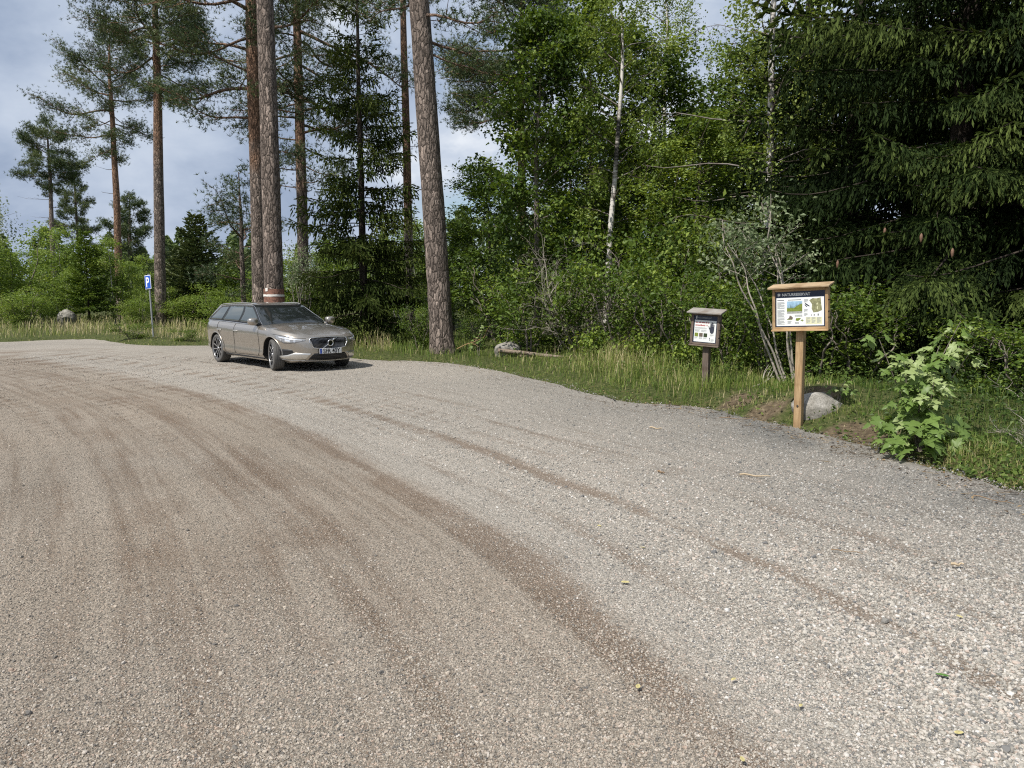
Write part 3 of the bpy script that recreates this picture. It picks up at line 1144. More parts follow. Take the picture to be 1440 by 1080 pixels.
def spruce(seed, H, R, z0=0.6, step=0.5, per=5, lat=0.13, hng=0.12, hl=0.3, sh=0.075, sl_=0.11, sw=0.036, zfull=99, r0=0.16, prof=0.7, up=0.25, sparse=0.0, droop=0.36, stiff=0.0, tmean=0.38):
    """Whorls of sagging branches; side twigs along each, curtains of hanging twigs under those, needle brushes on them all."""
    rng = np.random.default_rng(seed)
    path = trunk_path(rng, H, (0, 0), 0.02, 30)
    tr, cr_ = MB(), MB()
    tube(tr, path, r0 * (1 - path[:, 2] / H) ** 0.8 + 0.01, 12, 0, 0.5)
    SA, SD, SL, ST, SK = [], [], [], [], []     # stems that carry brushes: start, direction, length, tint, coarseness
    z = z0
    while z < H - 0.1:
        q = (z - z0) / (H - z0)
        co = 1.0 if z < zfull else 2.2
        for b in range(per):
            if rng.random() < sparse * (0.3 + q):
                continue
            a = b * 2 * math.pi / per + z * 3.1 + rng.random() * 0.8
            L = max(0.15, R * (1 - q) ** prof * (0.62 + 0.5 * rng.random()))
            d0 = np.array([math.cos(a), math.sin(a), up * (0.25 + 1.6 * q) - 0.1])
            n = 10
            lp = curve_pts(on_path(path, z + 0.2 * rng.random()), d0, L, n, droop * (1 - q) + 0.04, 0.22, rng, 0.05)
            rb = 0.006 + 0.006 * L
            tube(tr, lp, np.linspace(rb, rb * .3, n), 4, 0, 0.5, cap=False)
            ax = nz(lp[-1] - lp[0]); sd = np.array([-math.sin(a), math.cos(a), 0])
            bt = tmean + 0.15 * rng.normal() + (0.32 if rng.random() < .24 else 0)
            m_ = max(2, int(L / (lat * co)))
            for i in range(m_):
                t_ = 0.1 + 0.9 * (i + rng.random()) / m_
                p = np.array([np.interp(t_, np.linspace(0, 1, n), lp[:, c_]) for c_ in range(3)])
                for s_ in (-1, 1):
                    ll = (0.14 + 0.34 * L * (1 - t_) ** 0.7 * min(1, .45 + t_ * 2.5)) * (0.55 + .7 * rng.random())
                    ll = min(ll, 0.95)
                    dr = nz(ax * (0.75 + .3 * rng.random()) + sd * s_ * (0.7 + .3 * rng.random()) + np.array([0, 0, -0.12 - 0.3 * rng.random() * (1 - stiff)]))
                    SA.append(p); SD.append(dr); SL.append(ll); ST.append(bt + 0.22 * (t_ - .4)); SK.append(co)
                    nh = int(ll / (hng * co)) if stiff < 1 else 0
                    for h in range(nh):
                        f = (h + rng.random()) / max(nh, 1)
                        hp = p + dr * ll * f
                        hlen = hl * (0.35 + 0.9 * rng.random()) * min(1, L / 1.4) * co ** .5
                        hd = nz(np.array([0, 0, -1.0]) + dr * (0.25 + .3 * rng.random()) + rng.normal(size=3) * .12)
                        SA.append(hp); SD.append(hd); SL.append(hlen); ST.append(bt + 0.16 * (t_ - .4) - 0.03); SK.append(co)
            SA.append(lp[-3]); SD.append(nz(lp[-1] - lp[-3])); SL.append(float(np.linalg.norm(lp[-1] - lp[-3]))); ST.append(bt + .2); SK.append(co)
        z += step * (0.75 + 0.5 * rng.random()) * (1 if z < zfull else 1.2)
    SA = np.array(SA); SD = np.array(SD); SL = np.array(SL); ST = np.array(ST); SK = np.array(SK)
    cnt = np.maximum(1, np.round(SL / (sh * SK)).astype(int))
    idx = np.repeat(np.arange(len(SA)), cnt)
    off = np.arange(len(idx)) - np.repeat(np.cumsum(cnt) - cnt, cnt)
    f = (off + 0.2) / cnt[idx]
    p = SA[idx] + SD[idx] * (SL[idx] * f)[:, None]
    end = off == cnt[idx] - 1
    d = SD[idx] + rng.normal(size=p.shape) * np.where(end, 0.12, 0.42)[:, None]
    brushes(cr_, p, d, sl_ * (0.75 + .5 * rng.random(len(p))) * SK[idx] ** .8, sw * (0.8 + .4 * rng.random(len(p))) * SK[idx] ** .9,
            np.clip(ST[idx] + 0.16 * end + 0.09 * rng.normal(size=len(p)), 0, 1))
    return tr, cr_


def broadleaf(seed, H, R, z0, leaves, ls=0.09, limbs=26, env=None, clump=0.16, droop=0.0, hang=0.0, r0=0.09, twigs=5, width=0.62, lean=(0, 0), stems=1,
              rise=0.45, wob=0.12, inner=0.3, flat=0.55, tint_sp=0.16, spread=0.0, tmean=0.42, tube_sides=8, limb_tint=0.18):
    rng = np.random.default_rng(seed)
    tr, cr_ = MB(), MB()
    if env is None:
        env = lambda q: math.sqrt(max(0.02, 1 - (2 * q - 0.9) ** 2 * 0.85))
    CC, RR, TT, DN = [], [], [], []
    for s in range(stems):
        an = s * 2.4 + rng.random()
        ln = (lean[0] + spread * math.cos(an), lean[1] + spread * math.sin(an))
        Hs = H * (1 if s == 0 else 0.7 + 0.3 * rng.random())
        path = trunk_path(rng, Hs, ln, wob, 24)
        if stems > 1:
            path[:, :2] += np.array([math.cos(an), math.sin(an)]) * 0.12
        tube(tr, path, np.maximum(r0 * (1 - path[:, 2] / Hs) ** 0.9 + 0.006, 0.006), tube_sides, 0, 0.5)
        nl = max(4, limbs // stems)
        for k in range(nl):
            q = (k + rng.random()) / nl
            z = z0 + (Hs * 0.97 - z0) * q
            a = k * 2.4 + rng.random()
            L = R * env(q) * (0.6 + 0.6 * rng.random()) / (1 if stems == 1 else 1.5)
            d0 = nz(np.array([math.cos(a), math.sin(a), rise + 0.5 * q + 0.15 * rng.normal()]))
            lp = curve_pts(on_path(path, z), d0, L, 7, droop + 0.05, 0.05, rng, 0.08)
            rb = max(0.005, min(0.024, 0.007 * L + r0 * .08))
            tube(tr, lp, np.linspace(rb, rb * .25, 7), 4, 0, limb_tint, cap=False)
            lt = tmean + tint_sp * rng.normal()
            for w in range(twigs):
                t_ = inner + (1 - inner) * (w + rng.random()) / twigs
                b0 = np.array([np.interp(t_, np.linspace(0, 1, 7), lp[:, i]) for i in range(3)])
                sl_ = (0.18 + 0.3 * L * rng.random()) * (1.3 - t_ * .6)
                dr = nz(d0 + rng.normal(size=3) * 0.8 + np.array([0, 0, 0.1 - hang * 2.0]))
                b1 = b0 + dr * sl_
                sticks(tr, [b0], [b1], rb * .3, 0.003, 0, 0.1)
                for f in (0.5, 1.0):
                    CC.append(b0 + (b1 - b0) * f); RR.append(clump * (0.7 + 0.6 * rng.random())); TT.append(lt + 0.1 * rng.normal()); DN.append(0.5 + rng.random())
            CC.append(lp[-1]); RR.append(clump); TT.append(lt); DN.append(1.0)
    CC = np.array(CC); RR = np.array(RR); TT = np.array(TT); DN = np.array(DN)
    cnt = rng.multinomial(leaves, DN / DN.sum())
    idx = np.repeat(np.arange(len(CC)), cnt)
    off = rng.normal(size=(len(idx), 3)) * RR[idx][:, None] * np.array([1, 1, flat])
    c = CC[idx] + off
    if hang:
        hx = rng.random(len(idx)) ** 0.8
        # strings of leaves under the twigs
        sid = rng.integers(0, 4, len(idx))
        o2 = vnoise(np.stack([idx * 1.7, sid * 3.1, np.zeros(len(idx))], -1), 1.0, 9, 1)
        o3 = vnoise(np.stack([idx * 1.3, sid * 5.1, np.ones(len(idx))], -1), 1.0, 10, 1)
        c = CC[idx] + np.stack([o2 * RR[idx] * 1.8, o3 * RR[idx] * 1.8, -hx * hang], -1) + rng.normal(size=(len(idx), 3)) * 0.035
    nn = nz(rng.normal(size=(len(idx), 3)) * 0.75 + np.array([0, 0, 0.9]) + nz(off) * 0.3)
    uu = rng.normal(size=(len(idx), 3)) + off / max(clump, .01) * 0.6 + np.array([0, 0, -0.45])
    leaf_quads(cr_, c, nn, uu, ls * (0.65 + 0.6 * rng.random(len(idx))), 0, np.clip(TT[idx] + 0.15 * rng.normal(size=len(idx)), 0, 1), width)
    return tr, cr_


TPL = {}


def template(key, tr, cr_, bark, leaf, smooth_trunk=True):
    TPL[key] = (tr.mesh(key + '_trunk', M[bark], smooth_trunk), cr_.mesh(key + '_crown', M[leaf]))


def plant(key, name, label, cat, loc, rz=0.0, s=(1, 1, 1), group=None, parts=('trunk', 'crown')):
    o = thing(name, label, cat, loc, rz, group)
    o.scale = s if isinstance(s, tuple) else (s, s, s)
    for me, nm in zip(TPL[key], parts):
        p = bpy.data.objects.new(nm, me)
        C.objects.link(p)
        p.parent = o
    return o


def own_tree(name, label, cat, loc, tr, cr_, bark, leaf, group=None):
    o = thing(name, label, cat, loc, 0, group)
    tr.build('trunk', M[bark], o, smooth=True)
    cr_.build('crown', M[leaf], o)
    return o


# ---- the tall pines
PG = 'tall pines beside the lay-by'


def put_pine(px, Y, label, **kw):
    loc = at(px, Y, -0.06)
    tr, cr_, path, rad = pine(**kw)
    o = own_tree('pine_tree', label, 'pine tree', loc, tr, cr_, 'pine_bark', 'pine_needles', PG)
    return o, path, rad


# the stout one right of the car
put_pine(622, 19.9, 'thick grey-brown pine trunk rising from the verge right of the car, thickest of the pines',
         seed=1, H=23, r0=0.30, c0=8.2, R=3.4, limbs=30, lean=(-1.95, 0.2), bend=(0.25, 0), wob=0.05, dens=0.8, orange=(13, 18), sides=36, zfine=1, extra=[(7.9, 0.5, 2.3, -.25), (8.4, -0.6, 2.2, -.15), (8.8, 2.6, 1.6, -.1), (7.6, 0.1, 1.7, -.3)])
# the banded one behind the car
tree_g, path_g, rad_g = put_pine(386, 21.6, 'pine behind the car roof with a white painted band round its trunk',
         seed=2, H=22, r0=0.275, c0=11.5, R=3.0, limbs=24, lean=(-0.05, 0.2), bend=(0.05, 0), wob=0.04, dens=0.7, orange=(12, 17), sides=36, zfine=1)
# its neighbour with low crooked limbs
put_pine(366, 27.0, 'reddish pine just left of the banded trunk with crooked bare limbs reaching left',
         seed=3, H=20, r0=0.27, c0=7.4, R=5.0, limbs=44, lean=(0.1, 0), bend=(0.05, 0), wob=0.06, dens=0.95, orange=(4, 8), sides=24,
         extra=[(8.5, 3.05, 3.4, .02), (9.7, 2.9, 3.0, .35), (7.5, 3.4, 2.4, .1), (9.0, 3.6, 2.4, .4), (7.9, 0.3, 2.0, .0), (6.6, 0.2, 1.6, -.2)])
# right of the banded one
put_pine(428, 33.0, 'slim dark red pine between the banded pine and the ragged spruce, branched low',
         seed=4, H=19, r0=0.25, c0=5.6, R=5.4, limbs=52, lean=(0.15, 0), wob=0.05, dens=0.85, orange=(4, 9), sides=18, droop=0.28)
# slender pine between the spruce and the stout pine
put_pine(577, 36.0, 'slender straight pine with orange bark just left of the stout trunk',
         seed=5, H=21, r0=0.215, c0=15.0, R=2.6, limbs=20, lean=(-0.15, 0), wob=0.04, dens=0.8, orange=(3, 7), sides=16, extra=[(14.5, 0.2, 1.4, 0), (8.3, 0.0, 0.8, 0)])
# behind the parking sign
put_pine(226, 37.5, 'tall pine with broad dark crown standing just behind the blue parking sign',
         seed=6, H=18.5, r0=0.27, c0=10.6, R=4.2, limbs=54, lean=(0.65, 0), wob=0.05, dens=1.15, orange=(5, 12), sides=20)
put_pine(170, 47, 'pale orange trunked pine with ragged crown and two dead stubs, left of the sign pine',
         seed=7, H=17.2, r0=0.23, c0=9.4, R=3.9, limbs=46, lean=(0.3, 0), wob=0.08, dens=1.0, orange=(1, 4), sides=14, dead=((9.0, 3.2, .9), (7.6, 3.0, .9)), tint0=.1, skew=(3.1, .2))
put_pine(79, 62, 'small flat-topped pine with bare lower branches standing alone against the sky at far left',
         seed=8, H=15.2, r0=0.21, c0=9.4, R=3.0, limbs=42, lean=(0.35, 0), wob=0.05, dens=1.1, orange=(20, 30), sides=12, tuft=.2, dead=((9.0, 3.3, 2.0), (8.4, .3, 1.5), (7.6, 2.9, 1.6), (7.0, 0.1, 1.6), (6.4, 3.3, 1.5)), tint0=.12)
put_pine(117, 68, 'short dense pine just right of the flat-topped pine at far left',
         seed=9, H=12.8, r0=0.17, c0=6.2, R=2.3, limbs=44, wob=0.04, dens=1.2, orange=(20, 30), sides=10, tuft=.2, prof=lambda q: 1.3 * (1 - q) ** .7, tint0=.15)
put_pine(184, 56, 'bushy rounded pine standing behind the pale orange trunk at left',
         seed=10, H=8.6, r0=0.16, c0=1.0, R=2.3, limbs=46, lean=(.4, 0), wob=0.03, dens=1.4, orange=(20, 30), sides=10, tuft=.2, prof=lambda q: 1.35 * (1 - q ** 2.2) ** .6, tint0=.1)
put_pine(232, 78, 'small far pine peeping out from behind the sign pine trunk',
         seed=11, H=7.4, r0=0.13, c0=1.5, R=1.5, limbs=26, wob=0.03, dens=1.3, orange=(20, 30), sides=8, tuft=.22, prof=lambda q: 1.3 * (1 - q) ** .7)
put_pine(344, 31, 'low dark pine reaching left from behind the reddish trunk',
         seed=12, H=6.4, r0=0.12, c0=1.2, R=2.5, limbs=24, wob=0.03, dens=1.0, orange=(20, 30), sides=8, skew=(3.14, .25))
put_pine(733, 33, 'orange trunked pine whose wide crown rises behind the dark maple',
         seed=13, H=15.8, r0=0.21, c0=8.6, R=4.6, limbs=54, wob=0.06, dens=1.1, orange=(2, 5), sides=16, tint0=0.08, extra=[(9.6, 3.0, 3.0, -.15), (9.2, 3.3, 2.8, -.3), (10.4, 2.7, 3.2, .1)])

# white paint band and blaze on the banded pine
def band_on(path, rad, z, h, name, m, a0=0, a1=2 * math.pi, off=0.006, amp=0.05, seed=2, sides=36):
    n = 5
    zs_ = np.linspace(z - h / 2, z + h / 2, n)
    a = np.linspace(a0, a1, 60)
    mb = MB()
    V = []
    for zz_ in zs_:
        c = on_path(path, zz_)
        r = np.interp(zz_, path[:, 2], rad) * 1.035 + off
        jit = 0.004 * vnoise(np.stack([a * 6, np.full(60, zz_ * 40)], -1), 1.0, 3, 2)
        V.append(np.stack([c[0] + (r + jit) * np.cos(a), c[1] + (r + jit) * np.sin(a), np.full(60, zz_) + 3 * jit], -1))
    V = np.array(V)
    i, j = np.meshgrid(np.arange(n - 1), np.arange(59), indexing='ij')
    F = np.stack([i * 60 + j, i * 60 + j + 1, (i + 1) * 60 + j + 1, (i + 1) * 60 + j], -1).reshape(-1, 4)
    mb.add(V.reshape(-1, 3), F)
    o = mb.build(name, m, tree_g, smooth=True)
    return o


M['white_paint'] = simple('chalky_white_paint', (0.72, 0.69, 0.64), rough=0.8, var=0.25, vscale=60)
M['scraped_bark'] = simple('scraped_red_bark', (0.20, 0.10, 0.07), rough=0.9, var=0.65, vscale=18, bump=0.8)
zb_ = P(386, 415.5, 21.6).z - tree_g.location.z
band_on(path_g, rad_g, zb_ + 0.0, 0.36, 'scraped_bark', M['scraped_bark'], off=0.003)
band_on(path_g, rad_g, zb_, 0.055, 'painted_band', M['white_paint'], off=0.010)
band_on(path_g, rad_g, zb_ + 0.16, 0.09, 'paint_blaze', M['white_paint'], a0=-2.2, a1=-1.9, off=0.010)

# ---- spruces
tr, cr_ = spruce(21, 12.0, 2.5, z0=0.3, step=0.36, per=6, lat=.15, hng=.16, hl=.26, sh=.10, sl_=.17, sw=.04, r0=0.13, prof=0.62, sparse=0.32, droop=.34, tmean=.45)
o = own_tree('spruce_tree', 'ragged spruce with thin top and mossy skirts between the car and the stout pine', 'spruce tree', at(512, 24.5, -.05), tr, cr_, 'spruce_bark', 'mossy_needles', 'spruces')
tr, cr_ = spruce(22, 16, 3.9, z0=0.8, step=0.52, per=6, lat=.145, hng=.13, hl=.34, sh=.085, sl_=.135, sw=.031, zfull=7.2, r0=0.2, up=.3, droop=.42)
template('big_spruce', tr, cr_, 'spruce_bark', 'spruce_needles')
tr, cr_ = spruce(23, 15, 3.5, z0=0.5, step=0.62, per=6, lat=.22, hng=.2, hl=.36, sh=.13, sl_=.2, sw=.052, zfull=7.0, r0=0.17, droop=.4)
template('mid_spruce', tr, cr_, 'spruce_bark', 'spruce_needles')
SG = 'dark spruces at the forest edge'
for key, px, Y, rz, s, lb in (
        ('big_spruce', 1335, 13.6, 0.3, 1.0, 'near dark spruce with drooping branches overhanging the sunny maple sapling'),
        ('big_spruce', 1575, 11.9, 2.2, 0.98, 'spruce at the right edge of the view reaching in with light green branch tips'),
        ('mid_spruce', 1188, 16.5, 1.0, 1.0, 'dark spruce directly behind the large sign, next to the birch stem'),
        ('mid_spruce', 1268, 20.5, 3.0, 1.15, 'shaded spruce deep behind the large sign, in a gap between nearer spruces'),
        ('mid_spruce', 1440, 18.0, 4.4, 1.1, 'shaded spruce deep in the forest at right, behind the two nearest spruces'),
        ('mid_spruce', 1120, 23.0, 5.1, 1.05, 'spruce in the back row behind the birch at right')):
    q = plant(key, 'spruce_tree', lb, 'spruce tree', at(px, Y, -.05), rz, s, SG)
    if px == 1335:
        near_spruce = q
tr, cr_ = spruce(24, 5.2, 1.5, z0=0.5, step=0.26, per=6, lat=.13, sh=.11, sl_=.22, sw=.085, stiff=1, r0=0.06, prof=0.75, up=0.6, droop=.12, tmean=.6)
template('young_spruce', tr, cr_, 'spruce_bark', 'young_spruce_needles')
template('young_dark_spruce', *spruce(25, 5.6, 1.6, z0=0.15, step=0.2, per=7, lat=.12, sh=.12, sl_=.2, sw=.08, stiff=1, r0=0.06, prof=0.75, up=0.6, droop=.12, tmean=.45), 'spruce_bark', 'pine_needles')
plant('young_dark_spruce', 'young_spruce', 'dark pointed young spruce against the sky between the sign pine and the car', 'young spruce', at(281, 40, -.05), 0.5, (1.35, 1.35, 1.0))
plant('young_spruce', 'young_spruce', 'bright green young spruce with a bare stem foot in the left thicket', 'young spruce', at(126, 39, .25), 0.9, (0.85, 0.85, 0.82))
plant('young_dark_spruce', 'young_spruce', 'broader young spruce leaning on the left of the dark pointed one', 'young spruce', at(256, 43, -.05), 1.9, (1.0, 1.0, .72))
plant('young_spruce', 'young_spruce', 'low pale spruce right behind the car tail', 'young spruce', at(322, 36, -.05), 1.2, (0.7, 0.7, .55))

# cones hang from bough tips of the near spruce
M['cone'] = simple('spruce_cone', (.17, .095, .06), rough=.7, var=.35, vscale=90, bump=.6)
bpy.context.view_layer.update()
def hang_cones():
    me = TPL['big_spruce'][1]
    v = np.empty(len(me.vertices) * 3)
    me.vertices.foreach_get('co', v)
    v = v.reshape(-1, 3)
    s_, rz_ = near_spruce.scale[0], near_spruce.rotation_euler.z
    c, s = math.cos(rz_), math.sin(rz_)
    w = np.stack([(v[:, 0] * c - v[:, 1] * s) * s_, (v[:, 0] * s + v[:, 1] * c) * s_, v[:, 2] * s_], -1) + np.array(near_spruce.location)
    fw = w[:, 1] * math.cos(PITCH) - (w[:, 2] - EYE) * math.sin(PITCH)
    X_ = 720 + FPX * w[:, 0] / fw
    Y_ = 540 - FPX * (w[:, 1] * math.sin(PITCH) + (w[:, 2] - EYE) * math.cos(PITCH)) / fw
    prof = [(0, .0), (.010, .008), (.019, .03), (.021, .055), (.017, .085), (.009, .11), (0, .122)]
    mb = MB()
    lathe(mb, prof, 10)
    mb.V = [np.stack([q[:, 0], q[:, 2], -q[:, 1]], -1) for q in mb.V]
    cme = mb.mesh('cone', M['cone'], True)
    for tx_, ty_ in ((1233, 326), (1300, 340), (1334, 340), (1182, 354)):
        near = (X_ - tx_) ** 2 + (Y_ - ty_) ** 2 < 14 ** 2
        if not near.any():
            continue
        i = np.where(near)[0][w[near][:, 1].argmin()]
        o = bpy.data.objects.new('cone', cme)
        C.objects.link(o)
        o.parent = near_spruce
        o.location = tuple(v[i])
        o.scale = (1.15,) * 3


hang_cones()

# ---- broad-leaved trees
col = lambda q: 0.55 + 0.5 * math.sin(min(1, q * 1.15) * math.pi)
template('maple_a', *broadleaf(31, 8.6, 1.9, 0.5, 17000, 0.115, 50, None, 0.24, twigs=6, r0=0.11, tmean=0.30, width=.85), 'grey_bark', 'maple_leaves')
template('maple_b', *broadleaf(32, 9.5, 1.9, 0.6, 17000, 0.105, 50, None, 0.2, twigs=6, r0=0.09, tmean=0.66, width=.85), 'grey_bark', 'maple_leaves')
template('thicket_tree', *broadleaf(33, 11, 2.6, 0.3, 19000, 0.13, 56, lambda q: 1.0 - 0.55 * q ** 2, 0.27, twigs=6, r0=0.12, tmean=0.33, width=.75), 'grey_bark', 'maple_leaves')
template('birch_near', *broadleaf(34, 13, 2.7, 2.6, 15000, 0.07, 46, lambda q: 1 - .5 * q, 0.13, droop=0.25, hang=0.9, r0=0.105, twigs=6, rise=0.5, width=.8, tmean=.62, lean=(.1, 0)), 'birch_bark', 'birch_leaves')
template('birch_mid', *broadleaf(35, 10.5, 1.7, 3.2, 9000, 0.08, 34, None, 0.16, droop=0.1, hang=0.35, r0=0.095, twigs=5, width=.8, tmean=.55, lean=(.45, 0)), 'birch_bark', 'birch_leaves')
template('bush', *broadleaf(36, 3.4, 1.7, 0.15, 7500, 0.10, 40, lambda q: 1 - .45 * q, 0.22, twigs=5, r0=0.035, stems=5, spread=0.9, tmean=.5, width=.6), 'grey_bark', 'bright_leaves')
template('bush_fine', *broadleaf(37, 4.6, 1.7, 0.2, 9000, 0.085, 40, lambda q: 1 - .6 * q, 0.2, twigs=6, r0=0.03, stems=3, spread=0.6, tmean=.45, width=.75), 'birch_bark', 'bright_leaves')
template('undershrub', *broadleaf(38, 1.5, 0.95, 0.05, 2600, 0.075, 22, lambda q: 1.0, 0.15, twigs=4, r0=0.014, stems=5, spread=0.45, tmean=.46, width=.7), 'grey_bark', 'maple_leaves')
template('grey_shrub', *broadleaf(39, 3.0, 0.85, 1.5, 1500, 0.08, 16, lambda q: 1.0, 0.16, twigs=4, r0=0.014, stems=6, spread=0.35, lean=(-.75, 0), tmean=.42, width=.6, limb_tint=.5), 'pale_wood', 'grey_leaves')

BG = 'broad-leaved trees at the forest edge'
for key, nm, cat, px, Y, rz, s, lb in (
        ('maple_a', 'maple_tree', 'maple tree', 755, 21.0, 0.2, (.92, .95, 1.0), 'dark leafy maple right of the stout pine trunk'),
        ('maple_b', 'maple_tree', 'maple tree', 828, 22.5, 1.4, (0.95, .95, 1.03), 'lighter green maple between the dark maple and the white birch stem'),
        ('birch_mid', 'birch_tree', 'birch tree', 851, 20.2, 0.1, (1, 1, 1), 'white-stemmed birch behind the dead twiggy shrub'),
        ('birch_near', 'birch_tree', 'birch tree', 1072, 17.0, 0.5, (1, 1, 1), 'tall birch with hanging leaf strings behind the large sign'),
        ('thicket_tree', 'leafy_tree', 'tree', 688, 26.5, 0.7, (0.8, .8, .52), 'low leafy tree filling the gap right of the stout pine'),
        ('thicket_tree', 'leafy_tree', 'tree', 915, 23.5, 2.1, (.95, .95, .78), 'leafy tree behind the small sign, right of the white birch'),
        ('maple_b', 'leafy_tree', 'tree', 975, 20.0, 3.4, (0.95, .95, .62), 'mid-height leafy tree between the two signs'),
        ('thicket_tree', 'leafy_tree', 'tree', 1035, 24.5, 4.2, (1.0, 1.0, .8), 'leafy tree in the second row left of the tall birch'),
        ('birch_near', 'birch_tree', 'birch tree', 930, 26.0, 2.5, (1.0, 1.0, 1.0), 'birch with hanging strings whose top shows above the small sign'),
        ('thicket_tree', 'leafy_tree', 'tree', 800, 28.0, 5.3, (1.0, 1.0, .68), 'shaded tree in the second row behind the two maples'),
        ('thicket_tree', 'leafy_tree', 'tree', 1140, 27.5, 1.3, (1.1, 1.1, .9), 'shaded tree in the back row behind the spruce by the large sign'),
        ('maple_a', 'leafy_tree', 'tree', 1010, 31.0, 2.3, (1.3, 1.3, 1.0), 'tall tree in the back row between the two birches'),
        ('maple_a', 'leafy_tree', 'tree', 872, 33.0, 0.3, (1.3, 1.3, .9), 'back-row tree glimpsed behind the white birch stem'),
        ('thicket_tree', 'leafy_tree', 'tree', 636, 34.0, 3.9, (.9, .9, .42), 'low pale-lit tree seen beside the stout pine, far back'),
        ('thicket_tree', 'leafy_tree', 'tree', 1330, 25.0, 3.0, (1.2, 1.2, 1.0), 'shaded tree closing the forest behind the near spruce'),
        ('thicket_tree', 'leafy_tree', 'tree', 1480, 23.0, 1.9, (1.2, 1.2, 1.0), 'shaded tree at the far right behind the right edge spruce')):
    plant(key, nm, lb, cat, at(px, Y, -.05), rz, s, BG)

UG = 'leafy shrubs along the forest edge'
k = 0
for px, Y, s, rz, lb in (
        (590, 20.8, (.55, .55, .75), 0.4, 'small light shrub hugging the left of the stout pine trunk'),
        (672, 21.5, (.55, .5, .55), 0.9, 'slight shrub between the stout pine and the lying log'),
        (745, 18.9, (1.2, 1.2, 1.1), 1.4, 'shrub behind the left end of the log'),
        (800, 19.0, (1.3, 1.3, 1.3), 2.0, 'leafy shrub behind the dead twiggy shrub'),
        (868, 17.3, (1.2, 1.2, 1.35), 2.7, 'shrub at the foot of the white birch, right side'),
        (925, 16.0, (1.2, 1.2, 1.25), 3.3, 'shrub left of the small sign'),
        (965, 14.9, (1.05, 1.05, 1.05), 3.9, 'shrub directly behind the small sign'),
        (1030, 13.9, (1.0, 1.0, .95), 4.5, 'shrub with mixed leaves between the two signs'),
        (1085, 13.0, (1.0, 1.0, .85), 5.1, 'shrub just behind the large sign post'),
        (1150, 12.6, (1.1, 1.1, .95), 5.6, 'shrub right of the large sign post'),
        (1215, 12.4, (1.1, 1.1, .8), 0.1, 'dark low shrub behind the mossy boulder'),
        (1390, 10.6, (.8, .8, .6), 0.8, 'low shrub right of the maple sapling'),
        (1460, 9.6, (.9, .9, .62), 1.6, 'low shrub at the right edge of the view'),
        (905, 19.5, (1.6, 1.6, 1.9), 1.9, 'tall shrub filling the wood between the white birch and the small sign'),
        (1010, 17.5, (1.6, 1.6, 1.8), 2.9, 'tall shrub between the signs, second row'),
        (705, 24.0, (1.7, 1.7, 1.6), 0.2, 'shrub under the dark maple, second row'),
        (430, 29.5, (1.3, 1.3, 1.3), 1.2, 'shrub beside the ragged spruce, left side'),
        (1260, 15.0, (1.4, 1.4, 1.0), 2.2, 'shaded shrub under the near spruce'),
        (1380, 14.0, (1.3, 1.3, .9), 3.2, 'shaded shrub under the near spruce, right side')):
    plant('undershrub', 'leafy_shrub', lb, 'shrub', at(px, Y, -.02), rz, s, UG, parts=('stems', 'foliage'))
plant('grey_shrub', 'willow_shrub', 'grey-leaved willow with pale slanting stems behind the large sign', 'willow', at(1112, 12.3, -.02), 0.0, (1.0, .8, 1.0), parts=('stems', 'foliage'))
plant('grey_shrub', 'willow_shrub', 'silvery shrub beside the banded pine, above the car bonnet', 'willow', at(424, 25.0, -.02), 2.0, (.8, .8, 1.05), parts=('stems', 'foliage'))

LG = 'bright bushes in the left thicket'
for key, px, Y, rz, s, lb in (
        ('bush', 20, 42, .2, (1.6, 1.4, 1.38), 'large round bush at the left edge of the view'),
        ('bush_fine', -40, 39, 1.2, (1.6, 1.4, 1.1), 'bush cut off by the left edge of the view'),
        ('bush_fine', 62, 47, 2.2, (1.5, 1.4, .9), 'bush right of the large round one, a little lower'),
        ('bush_fine', 108, 48, 3.2, (1.5, 1.3, 1.18), 'yellow-green birch scrub rising behind the bright young spruce'),
        ('bush_fine', 164, 40, 4.2, (1.05, 1.0, .93), 'young birch with thin white stems right of the bright young spruce'),
        ('bush_fine', 200, 46, 5.2, (1.1, 1.0, .8), 'bush filling the gap left of the parking sign'),
        ('bush_fine', 92, 42, 0.7, (1.0, .9, .62), 'low bush just behind the pale boulder'),
        ('bush', 196, 37, 1.7, (.6, .6, .42), 'small bush right beside the parking sign post'),
        ('bush', 258, 38, 2.7, (.9, .9, .50), 'bush at the foot of the dark pointed spruce'),
        ('bush', 312, 33, 3.7, (.8, .8, .52), 'bush with pale leaves behind the car tail'),
        ('bush', 330, 41, 4.7, (1.5, 1.5, .78), 'bush in the second row behind the car tail'),
        ('bush_fine', 410, 36, 5.7, (1.6, 1.5, .75), 'bush seen between the banded pine and the slim dark pine'),
        ('bush_fine', 455, 40, .9, (1.8, 1.5, .95), 'bush seen behind the ragged spruce, left part'),
        ('bush_fine', 560, 40, 1.9, (1.8, 1.5, 1.2), 'tall bush seen behind the ragged spruce, right part'),
        ('bush_fine', 600, 45, 2.9, (1.6, 1.5, 1.2), 'far bush beside the stout pine trunk, left side'),
        ('bush', 35, 36, 2.0, (1.0, .9, .5), 'low bush in front of the large round one at left')):
    plant(key, 'leafy_bush', lb, 'bush', at(px, Y, -.02), rz, s, LG, parts=('stems', 'foliage'))
template('weeping_birch', *broadleaf(40, 12, 3.2, 3.5, 9000, 0.16, 36, None, 0.3, droop=0.3, hang=1.6, r0=0.12, twigs=6, width=.7, tmean=.75), 'birch_bark', 'grey_leaves')
plant('weeping_birch', 'birch_tree', 'pale weeping birch cut off at the left edge, above the bushes', 'birch tree', at(-22, 62, 0), 0, (1, 1, .98))


